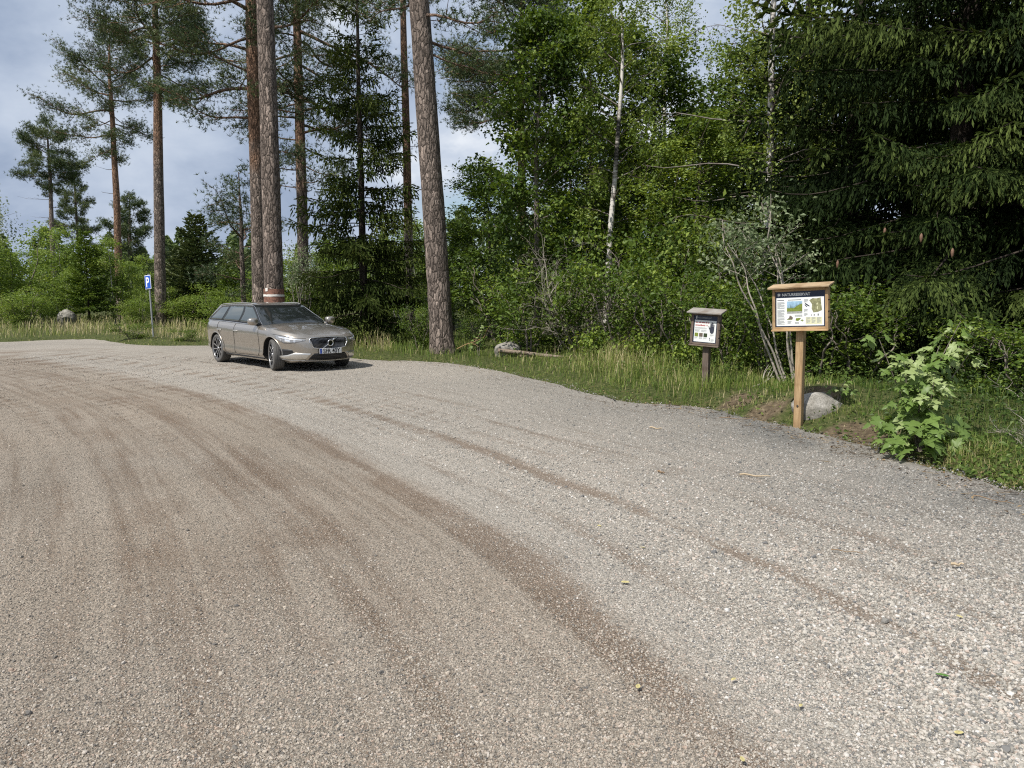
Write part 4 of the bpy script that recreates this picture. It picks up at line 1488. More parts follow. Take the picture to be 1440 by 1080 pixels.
# ---- far woods: one mass
def far_woods():
    rng = np.random.default_rng(77)
    mb = MB()
    for k in range(430):
        Y = 75 + 70 * rng.random()
        px = -1700 + 3500 * rng.random()
        x = (px - 720) / FPX * Y
        h = (4.8 + 3.5 * rng.random()) * (1 + (Y - 75) / 140)
        if 640 < px < 1500:
            h *= 1.5
        r = h * (0.2 + .12 * rng.random())
        m_ = 290
        q = rng.random(m_) ** .8
        a = rng.random(m_) * 6.28
        rr = r * (1 - q) ** .6 * (0.5 + .5 * rng.random(m_))
        c = np.stack([x + rr * np.cos(a), Y + rr * np.sin(a), h * q + .2], -1)
        leaf_quads(mb, c, rng.normal(size=(m_, 3)) + np.array([0, -.3, .8]), rng.normal(size=(m_, 3)), 0.55 + .3 * rng.random(m_), 0, np.clip(.3 + .3 * rng.random() + .15 * rng.normal(size=m_), 0, 1), .7)
    o = mb.build('distant_woods', M['distant'])
    tag(o, 'far woods closing the view beyond the thicket and the pines', 'woods', kind='stuff')


far_woods()


# ---- grass
def grassmat():
    m, t, b = mat_new('grass_blades')
    col = ramp(t, attr(t, 'tint'), [(0.0, (0.035, 0.07, 0.012)), (0.35, (0.115, 0.18, 0.03)), (0.6, (0.26, 0.30, 0.075)), (0.8, (0.46, 0.40, 0.20)), (1.0, (0.62, 0.53, 0.33))])
    t.links.new(col, b.inputs['Base Color'])
    b.inputs['Roughness'].default_value = 0.6
    b.inputs['Specular IOR Level'].default_value = 0.25
    tr_ = N(t, 'ShaderNodeBsdfTranslucent')
    t.links.new(col, tr_.inputs['Color'])
    ms = N(t, 'ShaderNodeMixShader')
    ms.inputs[0].default_value = 0.3
    t.links.new(b.outputs[0], ms.inputs[1])
    t.links.new(tr_.outputs[0], ms.inputs[2])
    t.links.new(ms.outputs[0], t.nodes['Material Output'].inputs['Surface'])
    return m


M['grass'] = grassmat()


def grass():
    rng = np.random.default_rng(5)
    n = 330000
    Y = 5.0 / (1 - rng.random(n) * (1 - 5.0 / 52))
    px = -80 + 1600 * rng.random(n)
    X = (px - 720) / FPX * Y
    p = np.stack([X, Y], -1)
    # most grow on the verge itself
    d = edge_dist(p)
    deep = sm(d, 3.0, 9.0) * sm(px, 560, 700)
    ok = (d > -0.06) & (rng.random(n) > deep * 0.9)
    sp = np.zeros(n)
    for sx, sy in SOIL:
        sp = np.maximum(sp, np.exp(-((p[:, 0] - sx) ** 2 + (p[:, 1] - sy) ** 2) / 0.16))
    ok &= (rng.random(n) > sp * .75)
    ok &= rng.random(n) > .55 * sm(px, 1130, 1230) * sm(d, .5, 1.2)
    ok &= ~((d < 0.12) & (rng.random(n) < .6))
    cl = vnoise(p, 1.6, 61, 3)
    ok &= rng.random(n) < 0.62 + 0.7 * cl
    p, d, px, cl, sp = p[ok], d[ok], px[ok], cl[ok], sp[ok]
    k = len(p)
    z = ground_h(p, np.maximum(d, 0.0))
    Y = p[:, 1]
    tall = 0.6 + 0.5 * vnoise(p, 0.7, 62, 2)
    left = sm(px, 620, 480)
    h = (0.10 + 0.26 * sm(d, 0.0, 0.9)) * tall
    h = np.where(left > 0.5, (0.14 + 0.50 * sm(d, 0.5, 2.5)) * tall, h)
    # long bright tussocks above the log, low turf in the shade of the spruces
    tz = np.exp(-((px - 865) / 75) ** 2) * sm(d, .6, 2.2)
    h = h * (1 + 1.2 * tz)
    h = h * (1 - 0.45 * sm(px, 1010, 1120))
    h = np.where((px > 685) & (px < 812), h * .62, h)
    h *= 0.55 + 0.8 * rng.random(k)
    w = np.maximum(0.0035, 0.00062 * Y) * (0.7 + .7 * rng.random(k))
    straw = np.where(left > .5, 0.50 + 0.36 * sm(d, .4, 2.2) * (0.6 + .8 * vnoise(p, .5, 63, 2)), 0.40 + 0.26 * tz + .12 * vnoise(p, .9, 64, 2))
    straw = straw + 0.15 * sm(px, 1120, 1240) * sm(d, 1.2, .6) - .28 * sm(px, 1130, 1230) * sm(d, .6, 1.2)  # last term darkens the blades farther in, painting forest shade
    straw = np.where(sp > .35, .62 + .3 * rng.random(k), straw)
    h = np.where(sp > .35, h * .4, h)
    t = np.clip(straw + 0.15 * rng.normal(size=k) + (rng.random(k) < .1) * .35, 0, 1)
    a = rng.random(k) * 6.28
    b = np.stack([np.cos(a), np.sin(a), np.zeros(k)], -1)
    side = np.stack([-np.sin(a), np.cos(a), np.zeros(k)], -1)
    face = nz(side + rng.normal(size=(k, 3)) * .3 * np.array([1, 1, 0]))
    base = np.concatenate([p, z[:, None] - 0.01], 1)
    bend = (0.1 + 0.45 * rng.random(k))[:, None]
    H_ = h[:, None]
    up = np.array([0, 0, 1.0])
    mid = base + up * H_ * .55 + b * H_ * bend * .3
    tip = base + up * H_ * (1 - .25 * bend) + b * H_ * bend
    W_ = w[:, None]
    V = np.stack([base - face * W_ / 2, base + face * W_ / 2, mid - face * W_ * .4, mid + face * W_ * .4, tip], 1)
    bi = np.arange(k)[:, None] * 5
    mb = MB()
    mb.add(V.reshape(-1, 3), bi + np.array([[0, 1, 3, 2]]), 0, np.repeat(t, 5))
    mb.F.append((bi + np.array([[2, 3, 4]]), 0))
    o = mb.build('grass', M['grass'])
    tag(o, 'green verge grass and straw-coloured meadow grass round the gravel', 'grass', kind='stuff')


grass()


def herbs():
    """Low leafy cover under the trees and along the verge."""
    rng = np.random.default_rng(6)
    n = 70000
    Y = 5.5 / (1 - rng.random(n) * (1 - 5.5 / 34))
    px = 240 + 1280 * rng.random(n)
    X = (px - 720) / FPX * Y
    p = np.stack([X, Y], -1)
    d = edge_dist(p)
    cl = vnoise(p, 1.1, 71, 3)
    ok = (d > 0.12) & (rng.random(n) < 0.15 + 1.4 * np.maximum(cl, 0) + .35 * sm(d, 1, 3) * sm(px, 1250, 1150) + .25 * sm(px, 1280, 1400) * sm(d, 1.5, .6))
    p, d, px = p[ok], d[ok], px[ok]
    k = len(p)
    z = ground_h(p, d) + (0.04 + 0.26 * rng.random(k) ** 1.3) * (0.35 + .65 * sm(d, .2, 1.5))
    c = np.concatenate([p, z[:, None]], 1)
    mb = MB()
    leaf_quads(mb, c, rng.normal(size=(k, 3)) * .5 + np.array([-.1, -.3, 1]), rng.normal(size=(k, 3)), 0.03 + .045 * rng.random(k), 0, np.clip(.5 + .2 * rng.normal(size=k) - .35 * sm(d, .5, 1.5) * sm(px, 1150, 1250), 0, 1), .55)  # leaves deeper in at right tinted darker, as painted forest shade
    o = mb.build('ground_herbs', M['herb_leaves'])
    tag(o, 'low leafy herbs covering the verge and the floor under the trees', 'herbs', kind='stuff')


herbs()


def litter():
    """Needles, bark crumbs, twigs and dry leaf bits strewn along the rim of the gravel."""
    rng = np.random.default_rng(15)
    e = ek_r[(ek_r[:, 0] > -8) & (ek_r[:, 0] < 9) & (ek_r[:, 1] > 2)]
    n = 15000
    i = rng.integers(0, len(e), n)
    p = e[i] + rng.normal(size=(n, 2)) * np.array([.34, .30])
    d = edge_dist(p)
    px = p[:, 0] / p[:, 1] * FPX + 720
    cl = vnoise(p, 1.3, 81, 3)
    ok = (d < .6) & (d > -1.3) & (rng.random(n) < (0.10 + .55 * sm(px, 800, 1000)) * (.4 + 1.6 * np.maximum(cl + .2, 0)))
    p, d = p[ok], d[ok]
    k = len(p)
    z = np.where(d > 0, ground_h(p, np.maximum(d, 0)), gravel_z(p)) + .012 + .012 * rng.random(k)
    c = np.concatenate([p, z[:, None]], 1)
    mb = MB()
    h = k // 2
    leaf_quads(mb, c[:h], rng.normal(size=(h, 3)) * .35 + np.array([0, 0, 1]), rng.normal(size=(h, 3)), .012 + .03 * rng.random(h), 0, rng.random(h), .6)
    a = rng.random(k - h) * 6.28
    L = (.03 + .12 * rng.random(k - h) ** 2)[:, None]
    dr = np.stack([np.cos(a), np.sin(a), .1 * rng.normal(size=k - h)], -1) * L
    sticks(mb, c[h:] - dr / 2, c[h:] + dr / 2, .0022, .0014, 0, rng.random(k - h))
    o = mb.build('forest_litter', leafmat('dry_litter', (.03, .02, .013), (.10, .065, .038), (.30, .22, .12), trans=.0, rough=.8, spec=.1))
    tag(o, 'dry needles, twigs and leaf crumbs strewn along the rim of the gravel', 'litter', kind='stuff')


litter()


# ------------------------------------------------------------------ the parked estate car
def car_paint():
    m, t, b = mat_new('taupe_metallic_paint')
    co = N(t, 'ShaderNodeTexCoord')
    fl = N(t, 'ShaderNodeTexNoise', _Scale=900.0, _Detail=1.0)
    t.links.new(co.outputs['Object'], fl.inputs['Vector'])
    dz = N(t, 'ShaderNodeTexNoise', _Scale=5.0, _Detail=4.0)
    t.links.new(co.outputs['Object'], dz.inputs['Vector'])
    c = ramp(t, fl.outputs['Fac'], [(0.35, (0.405, 0.368, 0.32)), (0.65, (0.41, 0.372, 0.324))])
    t.links.new(c, b.inputs['Base Color'])
    b.inputs['Metallic'].default_value = 0.8
    r = ramp(t, dz.outputs['Fac'], [(0.3, (0.27, 0.27, 0.27)), (0.7, (0.34, 0.34, 0.34))])
    t.links.new(r, b.inputs['Roughness'])
    b.inputs['Coat Weight'].default_value = 1.0
    b.inputs['Coat Roughness'].default_value = 0.02
    return m


M['paint'] = car_paint()
M['car_glass'] = simple('dark_car_glass', (0.012, 0.015, 0.015), rough=0.03, spec=0.9)
M['side_glass'] = simple('tinted_side_glass', (0.03, 0.042, 0.04), rough=0.02, spec=1.0, coat=.6)
M['black_trim'] = simple('black_plastic_trim', (0.012, 0.012, 0.013), rough=0.4)
M['gloss_black'] = simple('gloss_black', (0.006, 0.006, 0.007), rough=0.12)
M['under'] = simple('rough_black_underbody', (0.008, 0.008, 0.008), rough=0.9)
M['chrome'] = simple('bright_chrome', (0.80, 0.80, 0.80), rough=0.14, metal=1.0)
M['satin_silver'] = simple('satin_silver_trim', (0.62, 0.60, 0.56), rough=0.3, metal=0.8)
M['seam'] = simple('panel_gap', (0.02, 0.019, 0.018), rough=0.8)
M['tyre'] = simple('dusty_tyre_rubber', (0.085, 0.082, 0.078), rough=0.9, var=0.2, vscale=8)
M['tread'] = simple('tyre_groove', (0.03, 0.03, 0.03), rough=0.95)
M['rim_dark'] = simple('dark_rim_face', (0.02, 0.02, 0.022), rough=0.3, metal=0.3)
M['bar'] = simple('dark_chrome_bar', (0.16, 0.16, 0.16), rough=0.25, metal=0.9)
M['rim_cut'] = simple('diamond_cut_rim', (0.55, 0.55, 0.56), rough=0.25, metal=0.9)
M['lamp_glass'] = simple('headlight_lens', (0.45, 0.47, 0.5), rough=0.06, metal=0.35, coat=1.0)
M['lamp_white'] = simple('headlight_reflector', (0.85, 0.87, 0.9), rough=0.15, metal=0.6)
M['lamp_dark'] = simple('headlight_housing', (0.22, 0.23, 0.25), rough=0.2, coat=1.0)
M['plate_white'] = simple('number_plate_white', (0.74, 0.75, 0.75), rough=0.4)
M['plate_blue'] = simple('number_plate_blue', (0.01, 0.06, 0.38), rough=0.4)
M['plate_black'] = simple('number_plate_black', (0.01, 0.01, 0.01), rough=0.5)
M['red_lamp'] = simple('tail_lamp_red', (0.35, 0.01, 0.01), rough=0.15, coat=1.0)

NF, NR = 3.0, 3.6
ZS = ([-2.46, -2.2, -1.4, 0.0, 0.9, 1.4, 1.9, 2.15, 2.34], [0.98, 1.0, 0.985, 0.945, 0.925, 0.885, 0.82, 0.765, 0.715])
Vk = [0.0, 0.10, 0.20, 0.36, 0.54, 0.76, 0.90, 1.0]
Wk = [0.80, 0.875, 0.912, 0.902, 0.916, 0.928, 0.916, 0.862]
XFk = [2.20, 2.285, 2.315, 2.325, 2.325, 2.315, 2.285, 2.20]
XRk = [-2.30, -2.40, -2.435, -2.445, -2.44, -2.42, -2.39, -2.34]


def zbot(x):
    return np.interp(x, [-2.45, -1.9, -1.0, 1.0, 1.9, 2.33], [0.30, 0.22, 0.19, 0.18, 0.18, 0.21])


def plan(p, w, xf, xr, cf, cr, nf=NF, nr=NR):
    """Half plan outline: p 0..1 round the front, 1..2 along the side, 2..3 round the rear."""
    p = np.asarray(p, float); s = np.sign(p); s[s == 0] = 1; q = np.abs(p)
    th = np.clip(q, 0, 1) * math.pi / 2
    xF = cf + (xf - cf) * np.abs(np.cos(th)) ** (2 / nf)
    yF = w * np.abs(np.sin(th)) ** (2 / nf)
    tR = np.clip(q - 2, 0, 1) * math.pi / 2
    xR = cr - (cr - xr) * np.abs(np.sin(tR)) ** (2 / nr)
    yR = w * np.abs(np.cos(tR)) ** (2 / nr)
    xS = cf + (cr - cf) * np.clip(q - 1, 0, 1)
    x = np.where(q <= 1, xF, np.where(q <= 2, xS, xR))
    y = np.where(q <= 1, yF, np.where(q <= 2, w, yR))
    return x, -s * y          # positive p runs round the right-hand side (y < 0)


CF, CRr = 1.15, -1.45


def body_pt(p, v, off=0.0):
    p = np.atleast_1d(np.asarray(p, float)); v = np.broadcast_to(np.asarray(v, float), p.shape)
    def raw(p, v):
        w = np.interp(v, Vk, Wk); xf = np.interp(v, Vk, XFk); xr = np.interp(v, Vk, XRk)
        x, y = plan(p, w, xf, xr, CF, CRr)
        z = zbot(x) + (np.interp(x, *ZS) - zbot(x)) * v
        return np.stack([x, y, z], -1)
    P0 = raw(p, v)
    if off:
        e = 1e-3
        a = raw(p + e, v) - raw(p - e, v)
        b = raw(p, np.clip(v + e * 5, 0, 1)) - raw(p, np.clip(v - e * 5, 0, 1))
        n = nz(np.cross(a, b))
        c = P0 - np.array([np.clip(0, -1, 1), 0, 0.55])
        c[..., 0] = P0[..., 0] - np.clip(P0[..., 0], -1.4, 1.2)
        n = n * np.sign((n * c).sum(-1, keepdims=True))
        P0 = P0 + n * off
    return P0


def body_z(p, z, off=0.0):
    """A point on the skin given the plan parameter and the real height."""
    p = np.atleast_1d(np.asarray(p, float)); z = np.broadcast_to(np.asarray(z, float), p.shape)
    x = plan(p, 0.92, 2.32, -2.44, CF, CRr)[0]
    for _ in range(3):
        v = np.clip((z - zbot(x)) / (np.interp(x, *ZS) - zbot(x)), 0, 1)
        x = plan(p, np.interp(v, Vk, Wk), np.interp(v, Vk, XFk), np.interp(v, Vk, XRk), CF, CRr)[0]
    return body_pt(p, v, off)


def p_y(y):       # front: plan parameter of a lateral position
    y = np.asarray(y, float)
    return -np.sign(y) * np.arcsin(np.clip(np.abs(y) / 0.925, 0, 1) ** (NF / 2)) / (math.pi / 2)


def p_x(x):       # right side: plan parameter of a lengthwise position
    x = np.asarray(x, float)
    f = np.arccos(np.clip((x - CF) / (2.32 - CF), 0, 1) ** (NF / 2)) / (math.pi / 2)
    r = 2 + np.arcsin(np.clip((CRr - x) / (2.44 + CRr), 0, 1) ** (NR / 2)) / (math.pi / 2)
    return np.where(x > CF, f, np.where(x < CRr, r, 1 + (CF - x) / (CF - CRr)))


XGK = ([0, 1], [1.14, 0.20])
ZR = ([-2.3, -2.1, -1.6, -1.0, -0.4, 0.1, 0.35], [1.335, 1.365, 1.405, 1.43, 1.435, 1.42, 1.395])


def gh_pt(p, v, off=0.0):
    """The glasshouse skin: v 0 at the belt, 1 at the roof edge."""
    p = np.atleast_1d(np.asarray(p, float)); v = np.broadcast_to(np.asarray(v, float), p.shape)
    def raw(p, v):
        w = 0.805 - 0.03 * v - 0.185 * np.maximum(v, 0) ** 1.25
        xf = 1.16 - 0.97 * v + 0.10 * np.sin(v * math.pi) * 0.6
        xr = -2.36 + 0.22 * np.maximum(v, 0) ** 1.5
        x, y = plan(p, w, xf, xr, xf - 0.34, xr + 0.35, 2.5, 3.4)
        zb = np.interp(x, *ZS) - 0.03
        zt = np.interp(x, *ZR) - 0.035
        return np.stack([x, y, zb + (zt - zb) * v], -1)
    P0 = raw(p, v)
    if off:
        e = 1e-3
        a = raw(p + e, v) - raw(p - e, v)
        b = raw(p, v + e * 5) - raw(p, v - e * 5)
        n = nz(np.cross(a, b))
        c = P0.copy(); c[..., 0] = P0[..., 0] - np.clip(P0[..., 0], -1.7, 0.2); c[..., 2] = 0.1
        n = n * np.sign((n * c).sum(-1, keepdims=True))
        P0 = P0 + n * off
    return P0


def patch(mb, f, top, bot, nu=24, nv=4, off=0.004, mat=0, depth=0.02):
    """A skin patch between two lines of (p, height), given as points, with a rim that sinks into the body."""
    top = np.asarray(top, float); bot = np.asarray(bot, float)
    u = np.linspace(0, 1, nu)
    def line(l):
        s = np.linspace(0, 1, len(l)) if l.shape[1] == 2 else l[:, 2]
        return np.stack([np.interp(u, s, l[:, 0]), np.interp(u, s, l[:, 1])], -1)
    T_, B_ = line(top), line(bot)
    g = np.array([B_ + (T_ - B_) * k for k in np.linspace(0, 1, nv)])
    pts_ = f(g[..., 0].ravel(), g[..., 1].ravel(), off).reshape(nv, nu, 3)
    inn = f(g[..., 0].ravel(), g[..., 1].ravel(), off - depth).reshape(nv, nu, 3)
    V = list(pts_.reshape(-1, 3))
    F = []
    for i in range(nv - 1):
        for j in range(nu - 1):
            F.append([i * nu + j, i * nu + j + 1, (i + 1) * nu + j + 1, (i + 1) * nu + j])
    ring = [(0, j) for j in range(nu)] + [(i, nu - 1) for i in range(1, nv)] + [(nv - 1, j) for j in range(nu - 2, -1, -1)] + [(i, 0) for i in range(nv - 2, 0, -1)]
    b0 = len(V)
    for i, j in ring:
        V.append(inn[i, j])
    L_ = len(ring)
    for k in range(L_):
        i, j = ring[k]; i2, j2 = ring[(k + 1) % L_]
        F.append([i * nu + j, b0 + k, b0 + (k + 1) % L_, i2 * nu + j2])
    mb.add(np.array(V), np.array(F), mat)


def mir(l):
    return [(-a[0],) + tuple(a[1:]) for a in l]


def strip(mb, f, line, w=0.008, off=0.003, mat=0, n=30):
    """A narrow line laid along the skin (a panel gap or a bright moulding)."""
    line = np.asarray(line, float)
    s = np.linspace(0, 1, len(line)); u = np.linspace(0, 1, n)
    p = f(np.interp(u, s, line[:, 0]), np.interp(u, s, line[:, 1]), off)
    tube(mb, p, w / 2, 5, mat, cap=True)


def build_car():
    root = thing('parked_car', 'taupe metallic estate car parked on the gravel with its front wheels turned', 'car')
    # ---- lower shell as a closed solid
    ps = np.concatenate([np.linspace(-1, 1, 57), np.linspace(1, 2, 25)[1:], np.linspace(2, 4, 33)[1:]])
    # full loop: p from -1..1 (front), 1..2 right side, 2..3 rear right, then mirrored back
    pr = np.concatenate([np.linspace(0, 1, 34), np.linspace(1, 2, 26)[1:], np.linspace(2, 3, 18)[1:]])
    loop = np.concatenate([pr, -pr[::-1][1:-1]])
    vs = np.concatenate([np.linspace(0, 0.10, 4), np.linspace(0.10, 0.88, 16)[1:], np.linspace(0.88, 1, 5)[1:]])
    rings = [body_pt(loop, v) for v in vs]
    top = rings[-1]
    spine = top.copy()
    spine[:, 0] = np.clip(top[:, 0], -2.0, 1.75)
    spine[:, 1] = 0
    def bulge(x):
        return np.interp(x, [-2.4, 0.9, 1.5, 2.0, 2.3], [0.05, 0.075, 0.085, 0.065, 0.03])
    for t_ in (0.03, 0.08, 0.16, 0.28, 0.42, 0.6, 0.8, 1.0):
        q = top + (spine - top) * t_
        q[:, 2] = np.interp(q[:, 0], *ZS) + bulge(q[:, 0]) * (1 - (1 - t_) ** 2.4)
        # the raised panel of the bonnet with its two creases
        cr_ = np.exp(-((np.abs(q[:, 1]) - 0.50) / 0.05) ** 2) * 0.010 * sm(q[:, 0], 0.9, 1.2) * sm(2.25 - q[:, 0], 0, .2)
        q[:, 2] += cr_
        rings.append(q)
    bot = rings[0].copy()
    under = bot.copy(); under[:, 1] = 0; under[:, 0] = np.clip(bot[:, 0], -2.0, 1.8); under[:, 2] = 0.19
    rings = [under] + rings
    rings = np.array(rings)
    nr_, nl_ = rings.shape[:2]
    V = [tuple(x) for x in rings.reshape(-1, 3)]
    F = []
    for i in range(nr_ - 1):
        for j in range(nl_):
            j2 = (j + 1) % nl_
            F.append((i * nl_ + j, (i + 1) * nl_ + j, (i + 1) * nl_ + j2, i * nl_ + j2))
    me = bpy.data.meshes.new('body')
    me.from_pydata(V, [], F)
    import bmesh
    bm = bmesh.new(); bm.from_mesh(me)
    bmesh.ops.remove_doubles(bm, verts=bm.verts, dist=1e-4)
    bmesh.ops.dissolve_degenerate(bm, edges=bm.edges, dist=1e-5)
    bmesh.ops.holes_fill(bm, edges=bm.edges)
    bmesh.ops.recalc_face_normals(bm, faces=bm.faces)
    bm.to_mesh(me); bm.free()
    me.materials.append(M['paint']); me.materials.append(M['under'])
    body = bpy.data.objects.new('body', me)
    C.objects.link(body)
    cutters = []
    for cx in (1.435, -1.435):
        for sy in (-1, 1):
            cm = MB()
            a = np.linspace(0, 2 * math.pi, 48, endpoint=False)
            R_ = 0.385
            v0 = np.stack([cx + R_ * np.cos(a), np.full(48, sy * 0.60), 0.335 + R_ * np.sin(a)], -1)
            v1 = v0.copy(); v1[:, 1] = sy * 1.2
            cme = bpy.data.meshes.new('cut')
            vv = [tuple(x) for x in np.concatenate([v0, v1])]
            ff = [(k, (k + 1) % 48, 48 + (k + 1) % 48, 48 + k) for k in range(48)] + [tuple(range(48))[::-1], tuple(range(48, 96))]
            cme.from_pydata(vv, [], ff)
            b2 = bmesh.new(); b2.from_mesh(cme); bmesh.ops.recalc_face_normals(b2, faces=b2.faces); b2.to_mesh(cme); b2.free()
            cme.materials.append(M['paint']); cme.materials.append(M['under'])
            for p_ in cme.polygons: p_.material_index = 1
            co_ = bpy.data.objects.new('cut', cme); C.objects.link(co_)
            cutters.append(co_)
            md = body.modifiers.new('arch', 'BOOLEAN'); md.object = co_; md.operation = 'DIFFERENCE'; md.solver = 'EXACT'
    dg = bpy.context.evaluated_depsgraph_get()
    new = bpy.data.meshes.new_from_object(body.evaluated_get(dg))
    body.modifiers.clear()
    body.data = new
    for c_ in cutters:
        bpy.data.objects.remove(c_)
    for p_ in new.polygons:
        p_.use_smooth = p_.material_index == 0
    try:
        new.set_sharp_from_angle(angle=math.radians(38))
    except Exception:
        pass
    body.parent = root
    # ---- glasshouse and roof
    mb = MB()
    vs = np.linspace(-0.1, 1, 12)
    rr = [gh_pt(loop, v) for v in vs]
    top = rr[-1]
    spine = top.copy(); spine[:, 1] = 0; spine[:, 0] = np.clip(top[:, 0], -1.95, 0.05)
    for t_ in (0.04, 0.1, 0.2, 0.35, 0.55, 0.78, 1.0):
        q = top + (spine - top) * t_
        q[:, 2] = np.interp(q[:, 0], *ZR) - 0.035 + 0.04 * (1 - (1 - t_) ** 2.0)
        rr.append(q)
    rr = np.array(rr); n0, n1 = rr.shape[:2]
    i, j = np.meshgrid(np.arange(n0 - 1), np.arange(n1), indexing='ij')
    j2 = (j + 1) % n1
    F = np.stack([i * n1 + j, i * n1 + j2, (i + 1) * n1 + j2, (i + 1) * n1 + j], -1).reshape(-1, 4)
    mb.add(rr.reshape(-1, 3), F[:, ::-1])
    mb.build('roof', M['paint'], root, smooth=True)
    # windscreen with black border
    mb = MB()
    patch(mb, gh_pt, [(-.86, .955), (0, .965), (.86, .955)], [(-.93, .03), (0, .03), (.93, .03)], 40, 10, 0.004, 0, .01)
    ws = mb.build('windscreen', M['car_glass'], root, smooth=True)
    mb = MB()
    strip(mb, gh_pt, [(-.90, .98), (0, .985), (.90, .98)], .03, .002)
    strip(mb, gh_pt, [(-.96, .02), (0, .02), (.96, .02)], .03, .004)
    for s_ in (-1, 1):
        strip(mb, gh_pt, [(s_ * .965, .02), (s_ * .90, .97)], .022, .003)
    mb.build('windscreen_seal', M['black_trim'], ws, smooth=True)
    for a0, a1 in ((.62, .1), (-.25, -.86)):
        mb = MB()
        strip(mb, gh_pt, [(a0, .03), (a1, .10)], .018, .018)
        mb.build('wiper', M['black_trim'], ws, smooth=True)

    def gx_(x, v):    # glasshouse plan parameter of lengthwise x at height v
        pp = np.linspace(0.6, 3, 500)
        pts_ = gh_pt(pp, v)
        return float(np.interp(-x, -pts_[:, 0], pp))
    # side windows: (x along the bottom, x along the top)
    wins = [('front_side_window', (0.66, -0.33), (0.00, -0.35)), ('rear_side_window', (-0.42, -1.27), (-0.43, -1.16)), ('quarter_window', (-1.37, -2.02), (-1.27, -1.72))]
    for s_ in (1, -1):
        # black surround
        mb = MB()
        b_ = [(s_ * gx_(x, .10), .105) for x in np.linspace(0.80, -2.12, 14)]
        t_ = [(s_ * gx_(x, .93), .925) for x in np.linspace(0.06, -1.80, 14)]
        patch(mb, gh_pt, t_, b_, 60, 8, 0.0035, 0, .01)
        sur = mb.build('window_surround', M['black_trim'], root, smooth=True)
        for nm, b_x, t_x in wins:
            mb = MB()
            b_ = [(s_ * gx_(x, .15), .15) for x in np.linspace(*b_x, 8)]
            t_ = [(s_ * gx_(x, .88), .88) for x in np.linspace(*t_x, 8)]
            patch(mb, gh_pt, t_, b_, 24, 8, 0.008, 0, .004)
            mb.build('window', M['side_glass'], root, smooth=True)
        mb = MB()
        strip(mb, gh_pt, [(s_ * gx_(x, .09), .09) for x in np.linspace(0.84, -2.14, 20)], .014, .007, n=60)
        strip(mb, gh_pt, [(s_ * gx_(x, v), v) for x, v in ((0.84, .09), (0.66, .28), (0.40, .58), (0.12, .86), (0.0, .95), (-0.6, .965), (-1.2, .96), (-1.75, .94), (-1.95, .55), (-2.14, .09))], .012, .007, n=90)
        mb.build('window_moulding', M['chrome'], root, smooth=True)
        # roof rail
        mb = MB()
        xs = np.linspace(0.02, -1.95, 24)
        pts_ = np.array([gh_pt(s_ * gx_(x, 1.0), 1.0)[0] for x in xs])
        pts_[:, 2] += 0.022 * np.minimum(1, np.minimum(np.linspace(0, 12, 24), np.linspace(12, 0, 24)))
        pts_[:, 1] *= 0.985
        tube(mb, pts_, 0.010, 8)
        mb.build('roof_rail', M['satin_silver'], root, smooth=True)
        # door gaps
        mb = MB()
        for ln in ([(0.86, .92), (0.88, .6), (0.86, .34), (0.80, .30)], [(-0.38, .955), (-0.40, .6), (-0.40, .28)], [(-1.32, .975), (-1.30, .82), (-1.12, .62), (-0.98, .42), (-0.95, .28)], [(0.84, .29), (-0.3, .275), (-0.95, .28)]):
            strip(mb, lambda a, b, o: body_z(a, b, o), [(s_ * float(p_x(x)), z) for x, z in ln], .011, .001, n=24)
        mb.build('door_gap', M['seam'], root, smooth=True)
        # door handles
        for hx in (0.0 - .28, -1.18):
            mb = MB()
            pts_ = body_z(s_ * p_x(np.linspace(hx + .11, hx - .11, 7)), .80, .0)
            pts_[:, 1] += -s_ * np.array([.004, .028, .034, .035, .034, .028, .004])
            tube(mb, pts_, np.array([.010, .013, .014, .014, .014, .013, .010]), 8)
            mb.build('door_handle', M['satin_silver'], root, smooth=True)
        # sill moulding
        mb = MB()
        strip(mb, lambda a, b, o: body_z(a, b, o), [(s_ * float(p_x(x)), .235) for x in np.linspace(1.02, -1.02, 9)], .05, -.004, n=30)
        mb.build('sill', M['black_trim'], root, smooth=True)
        # lip round the arches
        for cx in (1.435, -1.435):
            mb = MB()
            a = np.linspace(-.12, math.pi + .12, 40)
            X_ = cx + .392 * np.cos(a); Z_ = .335 + .392 * np.sin(a)
            keep_ = Z_ > 0.26
            pts_ = body_z(s_ * p_x(X_[keep_]), Z_[keep_], .002)
            tube(mb, pts_, .012, 6)
            mb.build('wheel_arch_lip', M['paint'], root, smooth=True)
        # mirror
        mb = MB()
        n_ = 14
        u = np.linspace(0, math.pi, n_); w_ = np.linspace(0, 2 * math.pi, 20, endpoint=False)
        U, Wd = np.meshgrid(u, w_, indexing='ij')
        sx = .085 * np.sign(np.cos(Wd) * np.sin(U)) * np.abs(np.cos(Wd) * np.sin(U)) ** .7
        sy = .13 * np.sign(np.cos(U)) * np.abs(np.cos(U)) ** .75
        sz = .085 * np.sign(np.sin(Wd) * np.sin(U)) * np.abs(np.sin(Wd) * np.sin(U)) ** .8
        V = np.stack([sx + .70 - .1 * np.abs(sy), -s_ * (0.945 + sy * .9), sz + 1.025], -1)
        i, j = np.meshgrid(np.arange(n_ - 1), np.arange(20), indexing='ij'); j2 = (j + 1) % 20
        mb.add(V.reshape(-1, 3), np.stack([i * 20 + j, i * 20 + j2, (i + 1) * 20 + j2, (i + 1) * 20 + j], -1).reshape(-1, 4))
        mr_ = mb.build('side_mirror', M['paint'], root, smooth=True)
        mb = MB()
        tube(mb, [(0.70, -s_ * .80, .95), (.71, -s_ * .86, .955), (.70, -s_ * .91, .985)], [.035, .028, .03], 8)
